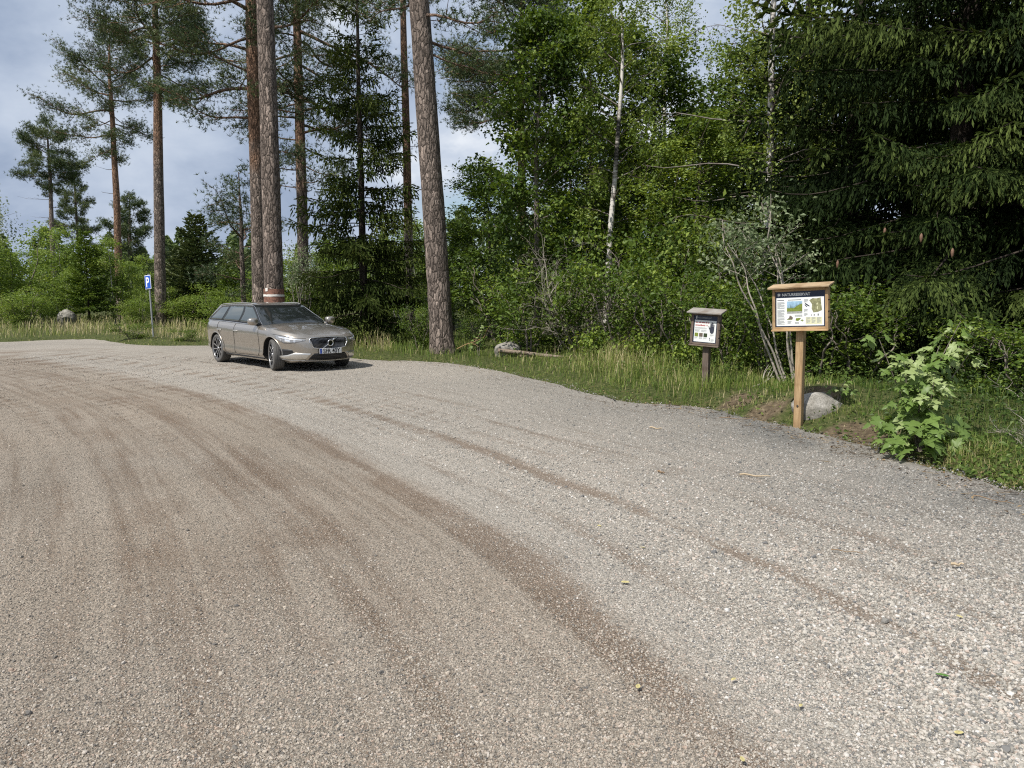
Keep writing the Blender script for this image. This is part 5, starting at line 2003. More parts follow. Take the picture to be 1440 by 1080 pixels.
        box(mb, (0.635, -s_ * .945, 1.025), (.02, .19, .115), bev=.006)
        mb.build('mirror_foot', M['black_trim'], mr_, smooth=False)

    # ---- front
    BZ = lambda a, b, o: body_z(a, b, o)
    fr = lambda pts_: [(float(p_y(y)), z) for y, z in pts_]
    mb = MB()
    patch(mb, BZ, fr([(.43, .695), (0, .705), (-.43, .695)]), fr([(.36, .500), (0, .475), (-.36, .500)]), 50, 8, .004, 0, .01)
    gr = mb.build('grille', M['gloss_black'], root, smooth=True)
    for k in range(-13, 14):
        if abs(k) < 2:
            continue
        y = k * .0295
        zt = .688
        zb_2 = .492 if abs(y) < .30 else .50
        zc = .5 * (zt + zb_2)
        mb = MB()
        yb = y * .86
        pts_ = body_z(p_y(np.array([yb, (y + yb) / 2, y])), np.array([zb_2, zc, zt]), np.array(.012))
        tube(mb, pts_ + np.array([[.0, 0, 0], [-.012, 0, 0], [.0, 0, 0]]), .0055, 4)
        mb.build('grille_bar', M['bar'], gr)
    mb = MB()
    ring = [(.43, .695), (.22, .706), (0, .708), (-.22, .706), (-.43, .695), (-.445, .62), (-.37, .502), (-.2, .482), (0, .476), (.2, .482), (.37, .502), (.445, .62), (.43, .695)]
    strip(mb, BZ, fr(ring), .02, .008, n=90)
    mb.build('grille_frame', M['chrome'], gr, smooth=True)
    mb = MB()
    a = np.linspace(0, 2 * math.pi, 33)
    base = body_z(p_y(0.0), .595, .03)[0]
    pts_ = np.stack([np.full(33, base[0] + .004), .062 * np.cos(a), base[2] + .062 * np.sin(a)], -1)
    tube(mb, pts_, .0115, 8, cap=False)
    # diagonal bar, low at the car's right, high at its left, with the small arrow head above
    bar = body_z(p_y(np.array([-.17, -.062])), np.array([.492, .557]), .016)
    tube(mb, bar, .008, 6)
    bar = body_z(p_y(np.array([.062, .20])), np.array([.632, .692]), .016)
    tube(mb, bar, .008, 6)
    ar = np.array([[base[0] + .004, .062 * math.cos(.8), base[2] + .062 * math.sin(.8)], [base[0] + .002, .085, base[2] + .088]])
    tube(mb, ar, [.006, .016], 4)
    mb.build('badge', M['chrome'], gr, smooth=True)
    mb = MB()
    disc = np.concatenate([[[base[0] + .001, 0, base[2]]], np.stack([np.full(32, base[0] + .001), .055 * np.cos(a[:-1]), base[2] + .055 * np.sin(a[:-1])], -1)])
    mb.add(disc, np.array([[0, 1 + k, 1 + (k + 1) % 32] for k in range(32)]))
    mb.build('badge_disc', M['gloss_black'], gr)
    # lower intake
    mb = MB()
    patch(mb, BZ, fr([(.37, .385), (0, .385), (-.37, .385)]), fr([(.50, .245), (0, .235), (-.50, .245)]), 50, 6, .004, 0, .01)
    li = mb.build('lower_intake', M['black_trim'], root, smooth=True)
    for zz_ in (.27, .30, .33, .36):
        mb = MB()
        strip(mb, BZ, fr([(.47 - (zz_ - .24) * .7, zz_), (0, zz_), (-.47 + (zz_ - .24) * .7, zz_)]), .008, .008)
        mb.build('slat', M['rim_dark'], li, smooth=True)
    mb = MB()
    strip(mb, BZ, fr([(-.62, .235), (0, .222), (.62, .235)]), .022, .006, n=50)
    mb.build('lower_lip', M['satin_silver'], root, smooth=True)
    for s_ in (1, -1):
        S_ = lambda l: [(s_ * a, b) for a, b in l]
        # dark side vent and the bright blade below it
        mb = MB()
        patch(mb, BZ, S_([(.525, .47), (.60, .475), (.70, .475), (.80, .47)]), S_([(.49, .375), (.60, .31), (.70, .29), (.83, .29)]), 30, 5, .0035, 0, .01)
        vt = mb.build('side_vent', M['black_trim'], root, smooth=True)
        mb = MB()
        patch(mb, BZ, S_([(.20, .385), (.34, .400), (.48, .405), (.62, .350), (.80, .325)]), S_([(.30, .262), (.40, .258), (.52, .258), (.66, .265), (.82, .280)]), 34, 5, .012, 0, .012)
        mb.build('bumper_blade', M['satin_silver'], root, smooth=True)
        mb = MB()
        strip(mb, BZ, S_([(.31, .25), (.52, .248), (.70, .256), (.83, .27), (.85, .36), (.835, .47)]), .014, .007, n=40)
        mb.build('vent_moulding', M['chrome'], vt, smooth=True)
        # headlight
        mb = MB()
        patch(mb, BZ, S_([(.275, .676), (.42, .700), (.56, .725), (.70, .748), (.82, .765)]), S_([(.28, .652), (.40, .628), (.54, .598), (.66, .600), (.82, .69)]), 34, 6, .005, 0, .012)
        hl = mb.build('headlight', M['lamp_dark'], root, smooth=True)
        mb = MB()
        patch(mb, BZ, S_([(.32, .672), (.52, .695), (.76, .738)]), S_([(.32, .655), (.52, .667), (.76, .706)]), 20, 3, .009, 0, .008)
        patch(mb, BZ, S_([(.54, .714), (.64, .728)]), S_([(.54, .615), (.64, .618)]), 8, 5, .0085, 0, .008)
        mb.build('running_light', M['lamp_white'], hl, smooth=True)
        for c_, z_ in ((.46, .645), (.71, .668)):
            mb = MB()
            o_ = body_z(s_ * c_, z_, .004)[0]; n_ = nz(body_z(s_ * c_, z_, .05)[0] - o_)
            a = np.linspace(0, 2 * math.pi, 17)
            t1 = nz(np.cross(n_, [0, 0, 1])); t2 = np.cross(n_, t1)
            pts_ = o_ + n_ * .006 + .028 * (np.cos(a)[:, None] * t1 + np.sin(a)[:, None] * t2)
            V = np.concatenate([[o_ + n_ * .012], pts_[:-1]])
            mb.add(V, np.array([[0, 1 + k, 1 + (k + 1) % 16] for k in range(16)]))
            mb.build('lamp_lens', M['lamp_glass'], hl, smooth=True)
        mb = MB()
        strip(mb, BZ, S_([(.26, .700), (.42, .712), (.56, .735), (.70, .758), (.87, .78)]), .006, .004)
        mb.build('bonnet_gap', M['seam'], root, smooth=True)
        # tail lamp
        mb = MB()
        patch(mb, BZ, S_([(2.62, .97), (2.80, .97)]), S_([(2.58, .72), (2.78, .72)]), 10, 5, .005, 0, .01)
        mb.build('tail_lamp', M['red_lamp'], root, smooth=True)
    # number plate
    pc = body_z(p_y(0.0), .425, .0)[0]
    mb = MB()
    box(mb, (pc[0] + .022, 0, .430), (.012, .52, .112), bev=.004)
    pl = mb.build('number_plate', M['plate_white'], root)
    mb = MB()
    box(mb, (pc[0] + .0305, -.236, .430), (.004, .044, .106), bev=.001)
    mb.build('plate_band', M['plate_blue'], pl)
    mb = MB()
    box(mb, (pc[0] + .008, 0, .430), (.018, .54, .13), bev=.004)
    mb.build('plate_holder', M['black_trim'], pl)
    text_part('SFR 40Y', 'plate_text', M['plate_black'], pl, Matrix.Translation((pc[0] + .0305, .022, .430)) @ Euler((math.pi / 2, 0, math.pi / 2)).to_matrix().to_4x4(), .098, .395, bold=.0022, depth=.0015)
    # ---- wheels
    def wheel():
        r = thing('wheel', None, None)
        mb = MB()
        lathe(mb, [(.245, -.10), (.262, -.114), (.30, -.118), (.322, -.110), (.334, -.092), (.338, -.05), (.338, .05), (.334, .092), (.322, .110), (.30, .118), (.262, .114), (.245, .10)], 56)
        ty = mb.build('tyre', M['tyre'], None, smooth=True)
        mb2 = MB()
        for y in (-.055, -.018, .018, .055):
            a = np.linspace(0, 2 * math.pi, 49)
            tube(mb2, np.stack([.3368 * np.cos(a), np.full(49, y), .3368 * np.sin(a)], -1), .0042, 4, cap=False)
        gv_ = mb2.build('tread_groove', M['tread'], ty)
        mb = MB()
        lathe(mb, [(.0, -.02), (.20, -.02), (.225, -.06), (.236, -.100), (.246, -.108), (.248, -.10), (.24, -.05), (.238, .1)], 48, 0)
        rm = mb.build('rim', M['rim_dark'], None, smooth=True)
        a = np.linspace(0, 2 * math.pi, 49)
        mb = MB(); tube(mb, np.stack([.243 * np.cos(a), np.full(49, -.108), .243 * np.sin(a)], -1), .006, 6, cap=False)
        lipo = mb.build('rim_lip', M['rim_cut'], rm, smooth=True)
        kids = [lipo]
        for k in range(5):
            for s_ in (-1, 1):
                a0 = k * 2 * math.pi / 5 + s_ * .12; a1 = k * 2 * math.pi / 5 + s_ * .34
                p0 = np.array([.045 * math.cos(a0), -.085, .045 * math.sin(a0)]); p1 = np.array([.236 * math.cos(a1), -.103, .236 * math.sin(a1)])
                d = nz(p1 - p0); wv_ = nz(np.cross(d, [0, 1, 0]))
                mb = MB()
                for m_, w0, w1, y0 in ((0, .017, .022, 0.0), (1, .008, .013, -.004)):
                    V = []
                    for pp, ww in ((p0, w0), (p1, w1)):
                        for yy in (y0, y0 + .03):
                            for sg_ in (-1, 1):
                                V.append(pp + wv_ * ww * sg_ + np.array([0, yy, 0]))
                    V = np.array(V)
                    mb.add(V, np.array([[0, 1, 5, 4], [2, 6, 7, 3], [0, 4, 6, 2], [1, 3, 7, 5], [0, 2, 3, 1], [4, 5, 7, 6]]), m_)
                kids.append(mb.build('spoke', [M['rim_dark'], M['rim_cut']], rm))
        mb = MB()
        lathe(mb, [(.0, -.1), (.03, -.1), (.034, -.09), (.036, -.06)], 20)
        kids.append(mb.build('hub_cap', M['rim_cut'], rm, smooth=True))
        return r, ty, gv_, rm, kids
    r, ty, gv_, rm, kids = wheel()
    bpy.data.objects.remove(r)
    # a wheel is a part; what it is made of are its sub-parts (joined meshes shared by the four)
    spoke_me = kids
    for cx in (1.435, -1.435):
        for sy in (-1, 1):
            w = bpy.data.objects.new('wheel', ty.data); C.objects.link(w)
            steer = math.radians(-15) if cx > 0 else 0
            flip = 0 if sy < 0 else math.pi
            w.location = (cx, sy * .785, .338)
            w.rotation_euler = (0, .3 + cx, 0)
            w.rotation_mode = 'QUATERNION'
            w.rotation_quaternion = (Euler((0, 0, flip + steer)).to_quaternion() @ Euler((0, .35 + cx, 0)).to_quaternion())
            w.parent = root
            for src in [gv_, rm] + kids:
                c_ = bpy.data.objects.new(src.name.split('.')[0], src.data); C.objects.link(c_); c_.parent = w
    for o in [ty, gv_, rm] + kids:
        bpy.data.objects.remove(o)
    # seats and wheel glimpsed through the glass are hidden by reflections; underbody closes the arches
    mb = MB()
    box(mb, (0, 0, .30), (4.0, 1.16, .22), bev=.03)
    mb.build('underbody', M['under'], root)
    return root


def text_part(txt, name, m, parent, mw, height, width=None, bold=0.0, depth=0.0, align='CENTER', label=None):
    cu = bpy.data.curves.new(name, 'FONT')
    cu.body = txt
    cu.align_x = align
    cu.align_y = 'CENTER'
    cu.size = 1.0
    cu.offset = 0.0
    cu.resolution_u = 3
    o = bpy.data.objects.new(name, cu)
    C.objects.link(o)
    dg = bpy.context.evaluated_depsgraph_get()
    dg.update()
    bb = [Vector(c) for c in o.bound_box]
    w0 = max(b.x for b in bb) - min(b.x for b in bb)
    h0 = max(b.y for b in bb) - min(b.y for b in bb)
    s = height / h0 if h0 else 1
    sx = (width / w0) if width else s
    cu.offset = bold / s
    cu.extrude = depth / s / 2
    me = bpy.data.meshes.new_from_object(o.evaluated_get(bpy.context.evaluated_depsgraph_get()))
    bpy.context.view_layer.update()
    me = bpy.data.meshes.new_from_object(o.evaluated_get(bpy.context.evaluated_depsgraph_get()))
    ys_ = [v.co.y for v in me.vertices]
    xs_ = [v.co.x for v in me.vertices]
    cy_ = (max(ys_) + min(ys_)) / 2
    cx_ = (max(xs_) + min(xs_)) / 2 if align == 'CENTER' else min(xs_)
    me.transform(Matrix.Translation((-cx_, -cy_, 0)))
    me.transform(Matrix.Diagonal((sx, s, s, 1)))
    me.transform(mw)
    bpy.data.objects.remove(o)
    me.materials.clear()
    me.materials.append(m)
    r = bpy.data.objects.new(name, me)
    C.objects.link(r)
    r.parent = parent
    if label: r['label'] = label
    return r


car = build_car()
cf = np.array([math.cos(math.radians(-47)), math.sin(math.radians(-47))])
rt = np.array([cf[1], -cf[0]])
fwc = np.array(GP(385, 520.5))          # where the right front tyre stands
cc = fwc - cf * 1.435 - rt * 0.86
car.location = (cc[0], cc[1], gz(cc[0], cc[1]) - 0.004)
car.rotation_euler = (0, 0, math.radians(-47))


# ------------------------------------------------------------------ the two notice boards
def woodmat(name, dark, mid, light, axis='X', rough=0.75):
    m, t, b = mat_new(name)
    co = N(t, 'ShaderNodeTexCoord')
    mp_ = N(t, 'ShaderNodeMapping')
    mp_.inputs['Scale'].default_value = (2.2, 30, 30) if axis == 'X' else (30, 30, 2.2)
    t.links.new(co.outputs['Object'], mp_.inputs[0])
    n_ = N(t, 'ShaderNodeTexNoise', _Scale=1.6, _Detail=6.0, _Roughness=0.65, _Distortion=0.8)
    t.links.new(mp_.outputs[0], n_.inputs['Vector'])
    kn = N(t, 'ShaderNodeTexNoise', _Scale=5.0, _Detail=2.0)
    t.links.new(co.outputs['Object'], kn.inputs['Vector'])
    c = ramp(t, n_.outputs['Fac'], [(0.3, dark), (0.5, mid), (0.7, light)])
    k = ramp(t, kn.outputs['Fac'], [(0.3, (0.72, 0.66, 0.6)), (0.45, (1, 1, 1)), (0.7, (1.08, 1.05, 1.0))])
    mu = N(t, 'ShaderNodeMix', data_type='RGBA', blend_type='MULTIPLY')
    mu.inputs['Factor'].default_value = 1
    t.links.new(c, mu.inputs[6]); t.links.new(k, mu.inputs[7])
    t.links.new(mu.outputs[2], b.inputs['Base Color'])
    b.inputs['Roughness'].default_value = rough
    b.inputs['Specular IOR Level'].default_value = 0.25
    bm = N(t, 'ShaderNodeBump', _Strength=0.35, _Distance=0.004)
    t.links.new(n_.outputs['Fac'], bm.inputs['Height'])
    t.links.new(bm.outputs[0], b.inputs['Normal'])
    return m


M['honey_h'] = woodmat('honey_wood_lengthwise', (0.26, 0.165, 0.08), (0.42, 0.28, 0.145), (0.55, 0.39, 0.215))
M['honey_v'] = woodmat('honey_wood_upright', (0.23, 0.15, 0.08), (0.37, 0.25, 0.135), (0.49, 0.35, 0.20), 'Z')
M['roof_wood'] = woodmat('pale_roof_board', (0.26, 0.185, 0.11), (0.38, 0.28, 0.175), (0.48, 0.37, 0.24))
M['grey_h'] = woodmat('weathered_wood_lengthwise', (0.075, 0.056, 0.044), (0.14, 0.108, 0.086), (0.22, 0.175, 0.145))
M['grey_v'] = woodmat('weathered_wood_upright', (0.075, 0.056, 0.044), (0.14, 0.108, 0.088), (0.21, 0.17, 0.145), 'Z')
M['grey_roof'] = woodmat('silver_roof_board', (0.18, 0.165, 0.15), (0.28, 0.26, 0.24), (0.40, 0.38, 0.35))
M['navy'] = simple('navy_print', (0.006, 0.018, 0.05), rough=0.35)
M['paper'] = simple('white_print', (0.76, 0.78, 0.76), rough=0.4)
M['ink'] = simple('grey_ink', (0.30, 0.32, 0.33), rough=0.5)
M['ink_dark'] = simple('dark_ink', (0.035, 0.04, 0.06), rough=0.5)
M['ink_red'] = simple('red_ink', (0.36, 0.03, 0.035), rough=0.5)
M['pic_sky'] = simple('printed_sky', (0.30, 0.46, 0.60), rough=0.4, var=.25, vscale=30)
M['pic_leaf'] = simple('printed_green', (0.17, 0.22, 0.035), rough=0.4, var=.7, vscale=140)
M['pic_dark'] = simple('printed_dark_green', (0.035, 0.055, 0.02), rough=0.4, var=.6, vscale=140)
M['pic_grey'] = simple('printed_grey', (0.32, 0.33, 0.31), rough=0.4, var=.5, vscale=120)
M['pic_map'] = simple('printed_map', (0.24, 0.24, 0.13), rough=0.4, var=.45, vscale=45)
M['pic_brown'] = simple('printed_brown', (0.14, 0.11, 0.085), rough=0.4, var=.6, vscale=120)
M['pic_yellow'] = simple('printed_pale_yellow', (0.66, 0.66, 0.44), rough=0.4)
M['slot'] = simple('dark_slot', (0.012, 0.01, 0.008), rough=0.9)


def flat(name, polys, m, parent, y):
    """Flat print: outlines in the board plane (x, z), lying at depth y."""
    mb = MB()
    for pl in polys:
        pl = np.asarray(pl, float)
        v = np.stack([pl[:, 0], np.full(len(pl), y), pl[:, 1]], -1)
        if len(v) == 4:
            mb.add(v, np.array([[0, 1, 2, 3]]))
        else:
            c = v.mean(0)[None]
            k = len(v)
            mb.add(np.concatenate([v, c]), np.array([[i, (i + 1) % k, k] for i in range(k)]))
    return mb.build(name, m, parent)


def rect(x0, z0, x1, z1):
    return [(x0, z0), (x1, z0), (x1, z1), (x0, z1)]


def lines(x0, z1, w, n, dz=.0065, seed=0, h=.0028):
    r = random.Random(seed)
    return [rect(x0, z1 - k * dz, x0 + w * (r.uniform(.82, 1) if k % 5 != 4 else r.uniform(.3, .7)), z1 - k * dz + h) for k in range(n)]


def columns(pn, y, cols, m):
    for x0, z1, w, n, kw in cols:
        o = flat('text_column', lines(x0, z1, w, n, **kw), m, pn, y)
        o['kind'] = 'stuff'


def star(cx, cz, r0, r1, n=6):
    return [(cx + (r0 if k % 2 == 0 else r1) * math.sin(k * math.pi / n), cz + (r0 if k % 2 == 0 else r1) * math.cos(k * math.pi / n)) for k in range(2 * n)]


def board(root, zc, W_, H_, T_, roll, ph, pv, proof, roofw, roofd, pw, phh, fw, slotz):
    """Box, face frame, roof; every part sits at the board's centre, so that it can lean."""
    parts = []

    def part(mb, name, m, par=None, smooth=False):
        o = mb.build(name, m, par or root, smooth)
        if par is None:
            o.location = (0, 0, zc); o.rotation_euler = (0, roll, 0)
        return o
    mb = MB()
    box(mb, (0, 0.0, 0), (W_ - .004, T_, H_), bev=.003)
    part(mb, 'back_board', ph)
    for s_ in (-1, 1):
        mb = MB()
        box(mb, (s_ * (W_ / 2 - .012), -.004, 0), (.026, T_ + .012, H_ + .004), bev=.003)
        q = part(mb, 'side_board', pv)
        for zz_ in slotz[s_]:
            mb = MB()
            box(mb, (s_ * (W_ / 2 - .006), -.012, zz_), (.016, T_ + .004, .011))
            mb.build('dark_slot', M['slot'], q)
    y = -T_ / 2
    for s_ in (-1, 1):
        mb = MB()
        box(mb, (s_ * (pw / 2 + fw / 2), y - .008, 0), (fw, .016, phh + 2 * fw - .002), bev=.002)
        part(mb, 'frame_strip', pv)
    for s_ in (-1, 1):
        mb = MB()
        box(mb, (0, y - .0065, s_ * (phh / 2 + fw / 2)), (pw + .002, .016, fw), bev=.002)
        part(mb, 'frame_strip', ph)
    mb = MB()
    box(mb, (0, y - .016, -H_ / 2 - .008), (W_ + .012, .05, .020), bev=.003)
    part(mb, 'bottom_ledge', ph)
    # the roof boards slope towards the reader
    mb = MB()
    rx = math.radians(14)
    R_ = np.array([[1, 0, 0], [0, math.cos(rx), -math.sin(rx)], [0, math.sin(rx), math.cos(rx)]])
    box(mb, (0, -.015, H_ / 2 + .032), (roofw, roofd, .022), rot=R_, bev=.003)
    rf = part(mb, 'roof_board', proof)
    mb = MB()
    box(mb, (0, -.002, H_ / 2 + .008), (W_ - .03, T_, .028), bev=.002)
    part(mb, 'roof_batten', ph)
    mb = MB()
    box(mb, (0, y - .001, 0), (pw, .008, phh), bev=.001)
    pn = part(mb, 'sign_panel', M['navy'])
    return pn, y - .0052


# large board
gx0, gy0 = GP(1119, 601)
big_sign = thing('notice_board', 'large honey-coloured wooden notice board with a green forest picture and map, on a square post', 'notice board', (gx0, gy0, 0.0), math.radians(-41))
mb = MB()
box(mb, (0, .075, .80), (.092, .092, 1.75), bev=.006)
mb.build('post', M['honey_v'], big_sign).rotation_euler = (0, math.radians(-0.6), 0)
mb = MB()
tube(mb, [(0, .024, .26), (0, .018, .26)], [.014, .009], 8)
mb.build('bolt', M['bar'], big_sign)
zc_ = P(1119, 434.5, gy0).z
pn, yp = board(big_sign, zc_, .665, .49, .055, math.radians(-2.6), M['honey_h'], M['honey_v'], M['roof_wood'], .73, .19, .594, .425, .034,
               {1: (.10, -.035, -.105), -1: (.10, -.10)})
flat('printed_sheet', [rect(-.283, -.198, .283, .138)], M['paper'], pn, yp - .0006)
flat('star_emblem', [star(-.252, .175, .024, .012)], M['paper'], pn, yp - .0010)
RX = Euler((math.pi / 2, 0, 0)).to_matrix().to_4x4()
text_part('NATURRESERVAT', 'header_text', M['paper'], pn, Matrix.Translation((-.214, yp - .0010, .175)) @ RX, .031, .335, bold=.0016, align='LEFT')
# picture: sky, firs, meadow, lake
px0, px1, pz0, pz1 = -.155, .030, -.050, .095
pic = flat('forest_picture', [rect(px0, pz0, px1, pz1)], M['pic_sky'], pn, yp - .0012)
tr_ = []
rr_ = random.Random(4)
for k in range(14):
    x = px0 + .008 + k * (px1 - px0 - .016) / 13
    h = .045 + .035 * (k / 13) + rr_.uniform(-.012, .02)
    w = rr_.uniform(.007, .011)
    tr_.append([(max(px0, x - w), pz0 + .03), (min(px1, x + w), pz0 + .03), (min(px1, x + w * .5), pz0 + .03 + h * .5), (x, pz0 + .045 + h), (max(px0, x - w * .5), pz0 + .03 + h * .5)])
flat('picture_firs', tr_, M['pic_dark'], pic, yp - .0016)
flat('picture_meadow', [rect(px0, pz0 + .022, px1, pz0 + .064), [(px0 + .08, pz0 + .06), (px1, pz0 + .06), (px1, pz0 + .115), (px0 + .14, pz0 + .10)]], M['pic_leaf'], pic, yp - .0020)
flat('picture_water', [rect(px0, pz0, px1, pz0 + .024)], M['pic_grey'], pic, yp - .0024)
flat('map_print', [[(.112, .10), (.150, .122), (.20, .118), (.245, .128), (.252, .05), (.262, -.02), (.215, -.04), (.16, -.045), (.140, .0), (.145, .05)]], M['pic_map'], pn, yp - .0012)
flat('map_mark', [[(.195, .055), (.215, .07), (.205, .04)], rect(.205, -.01, .212, .03)], M['pic_yellow'], pn, yp - .0016)
flat('yellow_box', [rect(.07, -.182, .262, -.098)], M['pic_yellow'], pn, yp - .0012)
flat('headline', [rect(-.272, .107, -.19, .1145), rect(-.14, .107, .015, .114)], M['ink_dark'], pn, yp - .0012)
columns(pn, yp - .0018, [(-.272, .086, .095, 13, dict(seed=1)), (-.272, -.008, .095, 14, dict(seed=11)), (-.272, -.108, .095, 12, dict(seed=12)), (-.148, -.140, .05, 6, dict(seed=2)), (-.06, -.070, .10, 4, dict(seed=3)), (-.06, -.155, .06, 4, dict(seed=4)),
     (.052, .112, .05, 6, dict(seed=5)), (.052, -.005, .045, 6, dict(seed=6)), (.052, -.055, .045, 5, dict(seed=7)), (.078, -.104, .05, 11, dict(seed=8)), (.140, -.104, .05, 11, dict(seed=9)), (.202, -.104, .05, 11, dict(seed=10))], M['ink'])
flat('bird_print', [[(-.155, -.125), (-.09, -.125), (-.082, -.10), (-.10, -.082), (-.12, -.078), (-.13, -.10)], [(-.125, -.085), (-.117, -.067), (-.11, -.085)]], M['pic_brown'], pn, yp - .0012)
flat('moss_print', [[(-.05, -.135), (-.02, -.142), (.012, -.115), (.008, -.105), (-.045, -.108)], star(.028, -.135, .022, .008, 4), rect(-.155, -.125, -.09, -.118)], M['pic_leaf'], pn, yp - .0016)
flat('twig_print', [[(.055, .075), (.075, .065), (.11, .04), (.122, .028), (.10, .03), (.07, .05)], [(.06, .055), (.09, .025), (.082, .02), (.056, .045)]], M['ink_dark'], pn, yp - .0012)
flat('pictograms', [rect(.135, -.082, .142, -.068), rect(.165, -.084, .175, -.064), rect(.21, -.084, .222, -.060)], M['ink_dark'], pn, yp - .0012)

# small board
gx1, gy1 = GP(991.5, 556)
gy1 = 12.1; gx1 = P(991.5, 500, gy1).x
zg = gz(gx1, gy1)
small_sign = thing('notice_board', 'small weathered grey notice board with a dark hand print and red heading, in the grass', 'notice board', (gx1, gy1, zg), math.radians(-36))
mb = MB()
box(mb, (0, .06, .48), (.10, .10, 1.35), bev=.006)
mb.build('post', M['grey_v'], small_sign)
zc_ = P(991.5, 463.0, gy1).z - zg
pn, yp = board(small_sign, zc_, .475, .50, .055, math.radians(3.0), M['grey_h'], M['grey_v'], M['grey_roof'], .56, .26, .385, .425, .030,
               {1: (.12, .0, -.12), -1: ()})
flat('printed_sheet', [rect(-.176, -.200, .178, .140)], M['paper'], pn, yp - .0006)
flat('crown_emblem', [rect(-.158, .158, -.142, .196), [(-.162, .196), (-.138, .196), (-.142, .205), (-.150, .198), (-.158, .205)]], M['paper'], pn, yp - .0010)
text_part('NATURRESERVAT', 'header_text', M['ink'], pn, Matrix.Translation((-.128, yp - .0010, .177)) @ RX, .024, .225, bold=.0006, align='LEFT')
# two lines of red heading, too small in the photograph to be read
for r_, (z_, xw) in enumerate(((.092, .215), (.048, .205))):
    mk = random.Random(r_)
    x = -.162; gl = []
    while x < -.162 + xw:
        w = mk.uniform(.007, .013)
        gl.append(rect(x, z_, x + w, z_ + mk.choice((.018, .018, .025))))
        x += w + (.003 if mk.random() < .84 else .012)
    flat('red_heading', gl, M['ink_red'], pn, yp - .0012)
columns(pn, yp - .0012, [(-.165, .022, .20, 3, dict(dz=.009, seed=1, h=.004)), (-.165, -.012, .09, 6, dict(seed=2)), (-.06, -.012, .095, 6, dict(seed=3)), (-.165, -.132, .058, 5, dict(seed=4)), (-.092, -.132, .058, 5, dict(seed=5)), (-.018, -.132, .058, 5, dict(seed=6)),
     (.085, -.075, .07, 5, dict(seed=7)), (.105, -.150, .055, 6, dict(seed=8))], M['ink'])
for k, mt in enumerate(('pic_leaf', 'pic_brown', 'pic_dark')):
    flat('small_picture', [rect(-.165 + k * .074, -.122, -.165 + k * .074 + .060, -.062)], M[mt], pn, yp - .0012)
flat('black_mark', [rect(.080, -.172, .090, -.155), rect(.080, -.150, .092, -.125)], M['ink_dark'], pn, yp - .0012)
# the hand: palm, four closed fingers, thumb to the left
hx = .115
hand = [[(hx - .033, .045), (hx - .038, -.015), (hx - .028, -.050), (hx, -.066), (hx + .026, -.050), (hx + .034, -.010), (hx + .034, .045)],
        [(hx - .036, -.012), (hx - .032, .015), (hx - .056, .062), (hx - .062, .052), (hx - .052, .015)]]
for k, (x, t_) in enumerate(((-.0245, .098), (-.008, .118), (.0088, .112), (.0265, .082))):
    hand.append([(hx + x - .0078, .040), (hx + x + .0078, .040), (hx + x + .0075, t_ - .006), (hx + x, t_ + .002), (hx + x - .0075, t_ - .006)])
flat('hand_print', hand, M['ink_dark'], pn, yp - .0016)

# ------------------------------------------------------------------ parking sign
M['sign_blue'] = simple('sign_blue', (0.008, 0.085, 0.50), rough=0.35)
M['zinc'] = simple('galvanised_steel', (0.30, 0.31, 0.32), rough=0.5, metal=0.5, var=.15, vscale=8)
M['sign_white'] = simple('sign_white', (0.80, 0.81, 0.82), rough=0.4)
gyp = 28.0
gxp = P(216, 475, gyp).x
psign = thing('parking_sign', 'blue parking sign with a white letter on a leaning grey metal post', 'road sign', (gxp, gyp, gz(gxp, gyp) - .05), math.radians(-40))
psign.rotation_euler = (0, math.radians(-3.2), math.radians(-40))
mb = MB(); tube(mb, [(0, 0, 0), (0, 0, 2.32)], .034, 12)
mb.build('post', M['zinc'], psign, smooth=True)
mb = MB(); box(mb, (0, -.045, 2.02), (.46, .012, .50), bev=.004)
plt = mb.build('sign_plate', M['sign_white'], psign)
mb = MB(); box(mb, (0, -.0545, 2.02), (.415, .008, .455), bev=.003)
mb.build('blue_field', M['sign_blue'], plt)
text_part('P', 'letter', M['sign_white'], plt, Matrix.Translation((0, -.0595, 2.02)) @ RX, .33, .22, bold=.012)
for zz_ in (1.9, 2.14):
    mb = MB(); box(mb, (0, -.02, zz_), (.10, .04, .03), bev=.004)
    mb.build('bracket', M['zinc'], psign)


# ------------------------------------------------------------------ stones, logs, deadwood
def rockmat():
    m, t, b = mat_new('lichened_granite')
    co = N(t, 'ShaderNodeTexCoord')
    n1 = N(t, 'ShaderNodeTexNoise', _Scale=5.0, _Detail=8.0, _Roughness=0.65)
    n2 = N(t, 'ShaderNodeTexNoise', _Scale=60.0, _Detail=4.0)
    for n in (n1, n2):
        t.links.new(co.outputs['Object'], n.inputs['Vector'])
    c = ramp(t, n1.outputs['Fac'], [(0.3, (0.16, 0.15, 0.12)), (0.47, (0.24, 0.225, 0.195)), (0.62, (0.37, 0.35, 0.315)), (0.75, (0.50, 0.48, 0.44))])
    s = ramp(t, n2.outputs['Fac'], [(0.35, (0.65, 0.65, 0.65)), (0.6, (1.05, 1.05, 1.05))])
    mu = N(t, 'ShaderNodeMix', data_type='RGBA', blend_type='MULTIPLY')
    mu.inputs['Factor'].default_value = 1
    t.links.new(c, mu.inputs[6]); t.links.new(s, mu.inputs[7])
    t.links.new(mu.outputs[2], b.inputs['Base Color'])
    b.inputs['Roughness'].default_value = 0.9
    bm = N(t, 'ShaderNodeBump', _Strength=0.7, _Distance=0.02)
    t.links.new(n1.outputs['Fac'], bm.inputs['Height'])
    t.links.new(bm.outputs[0], b.inputs['Normal'])
    return m


M['rock'] = rockmat()


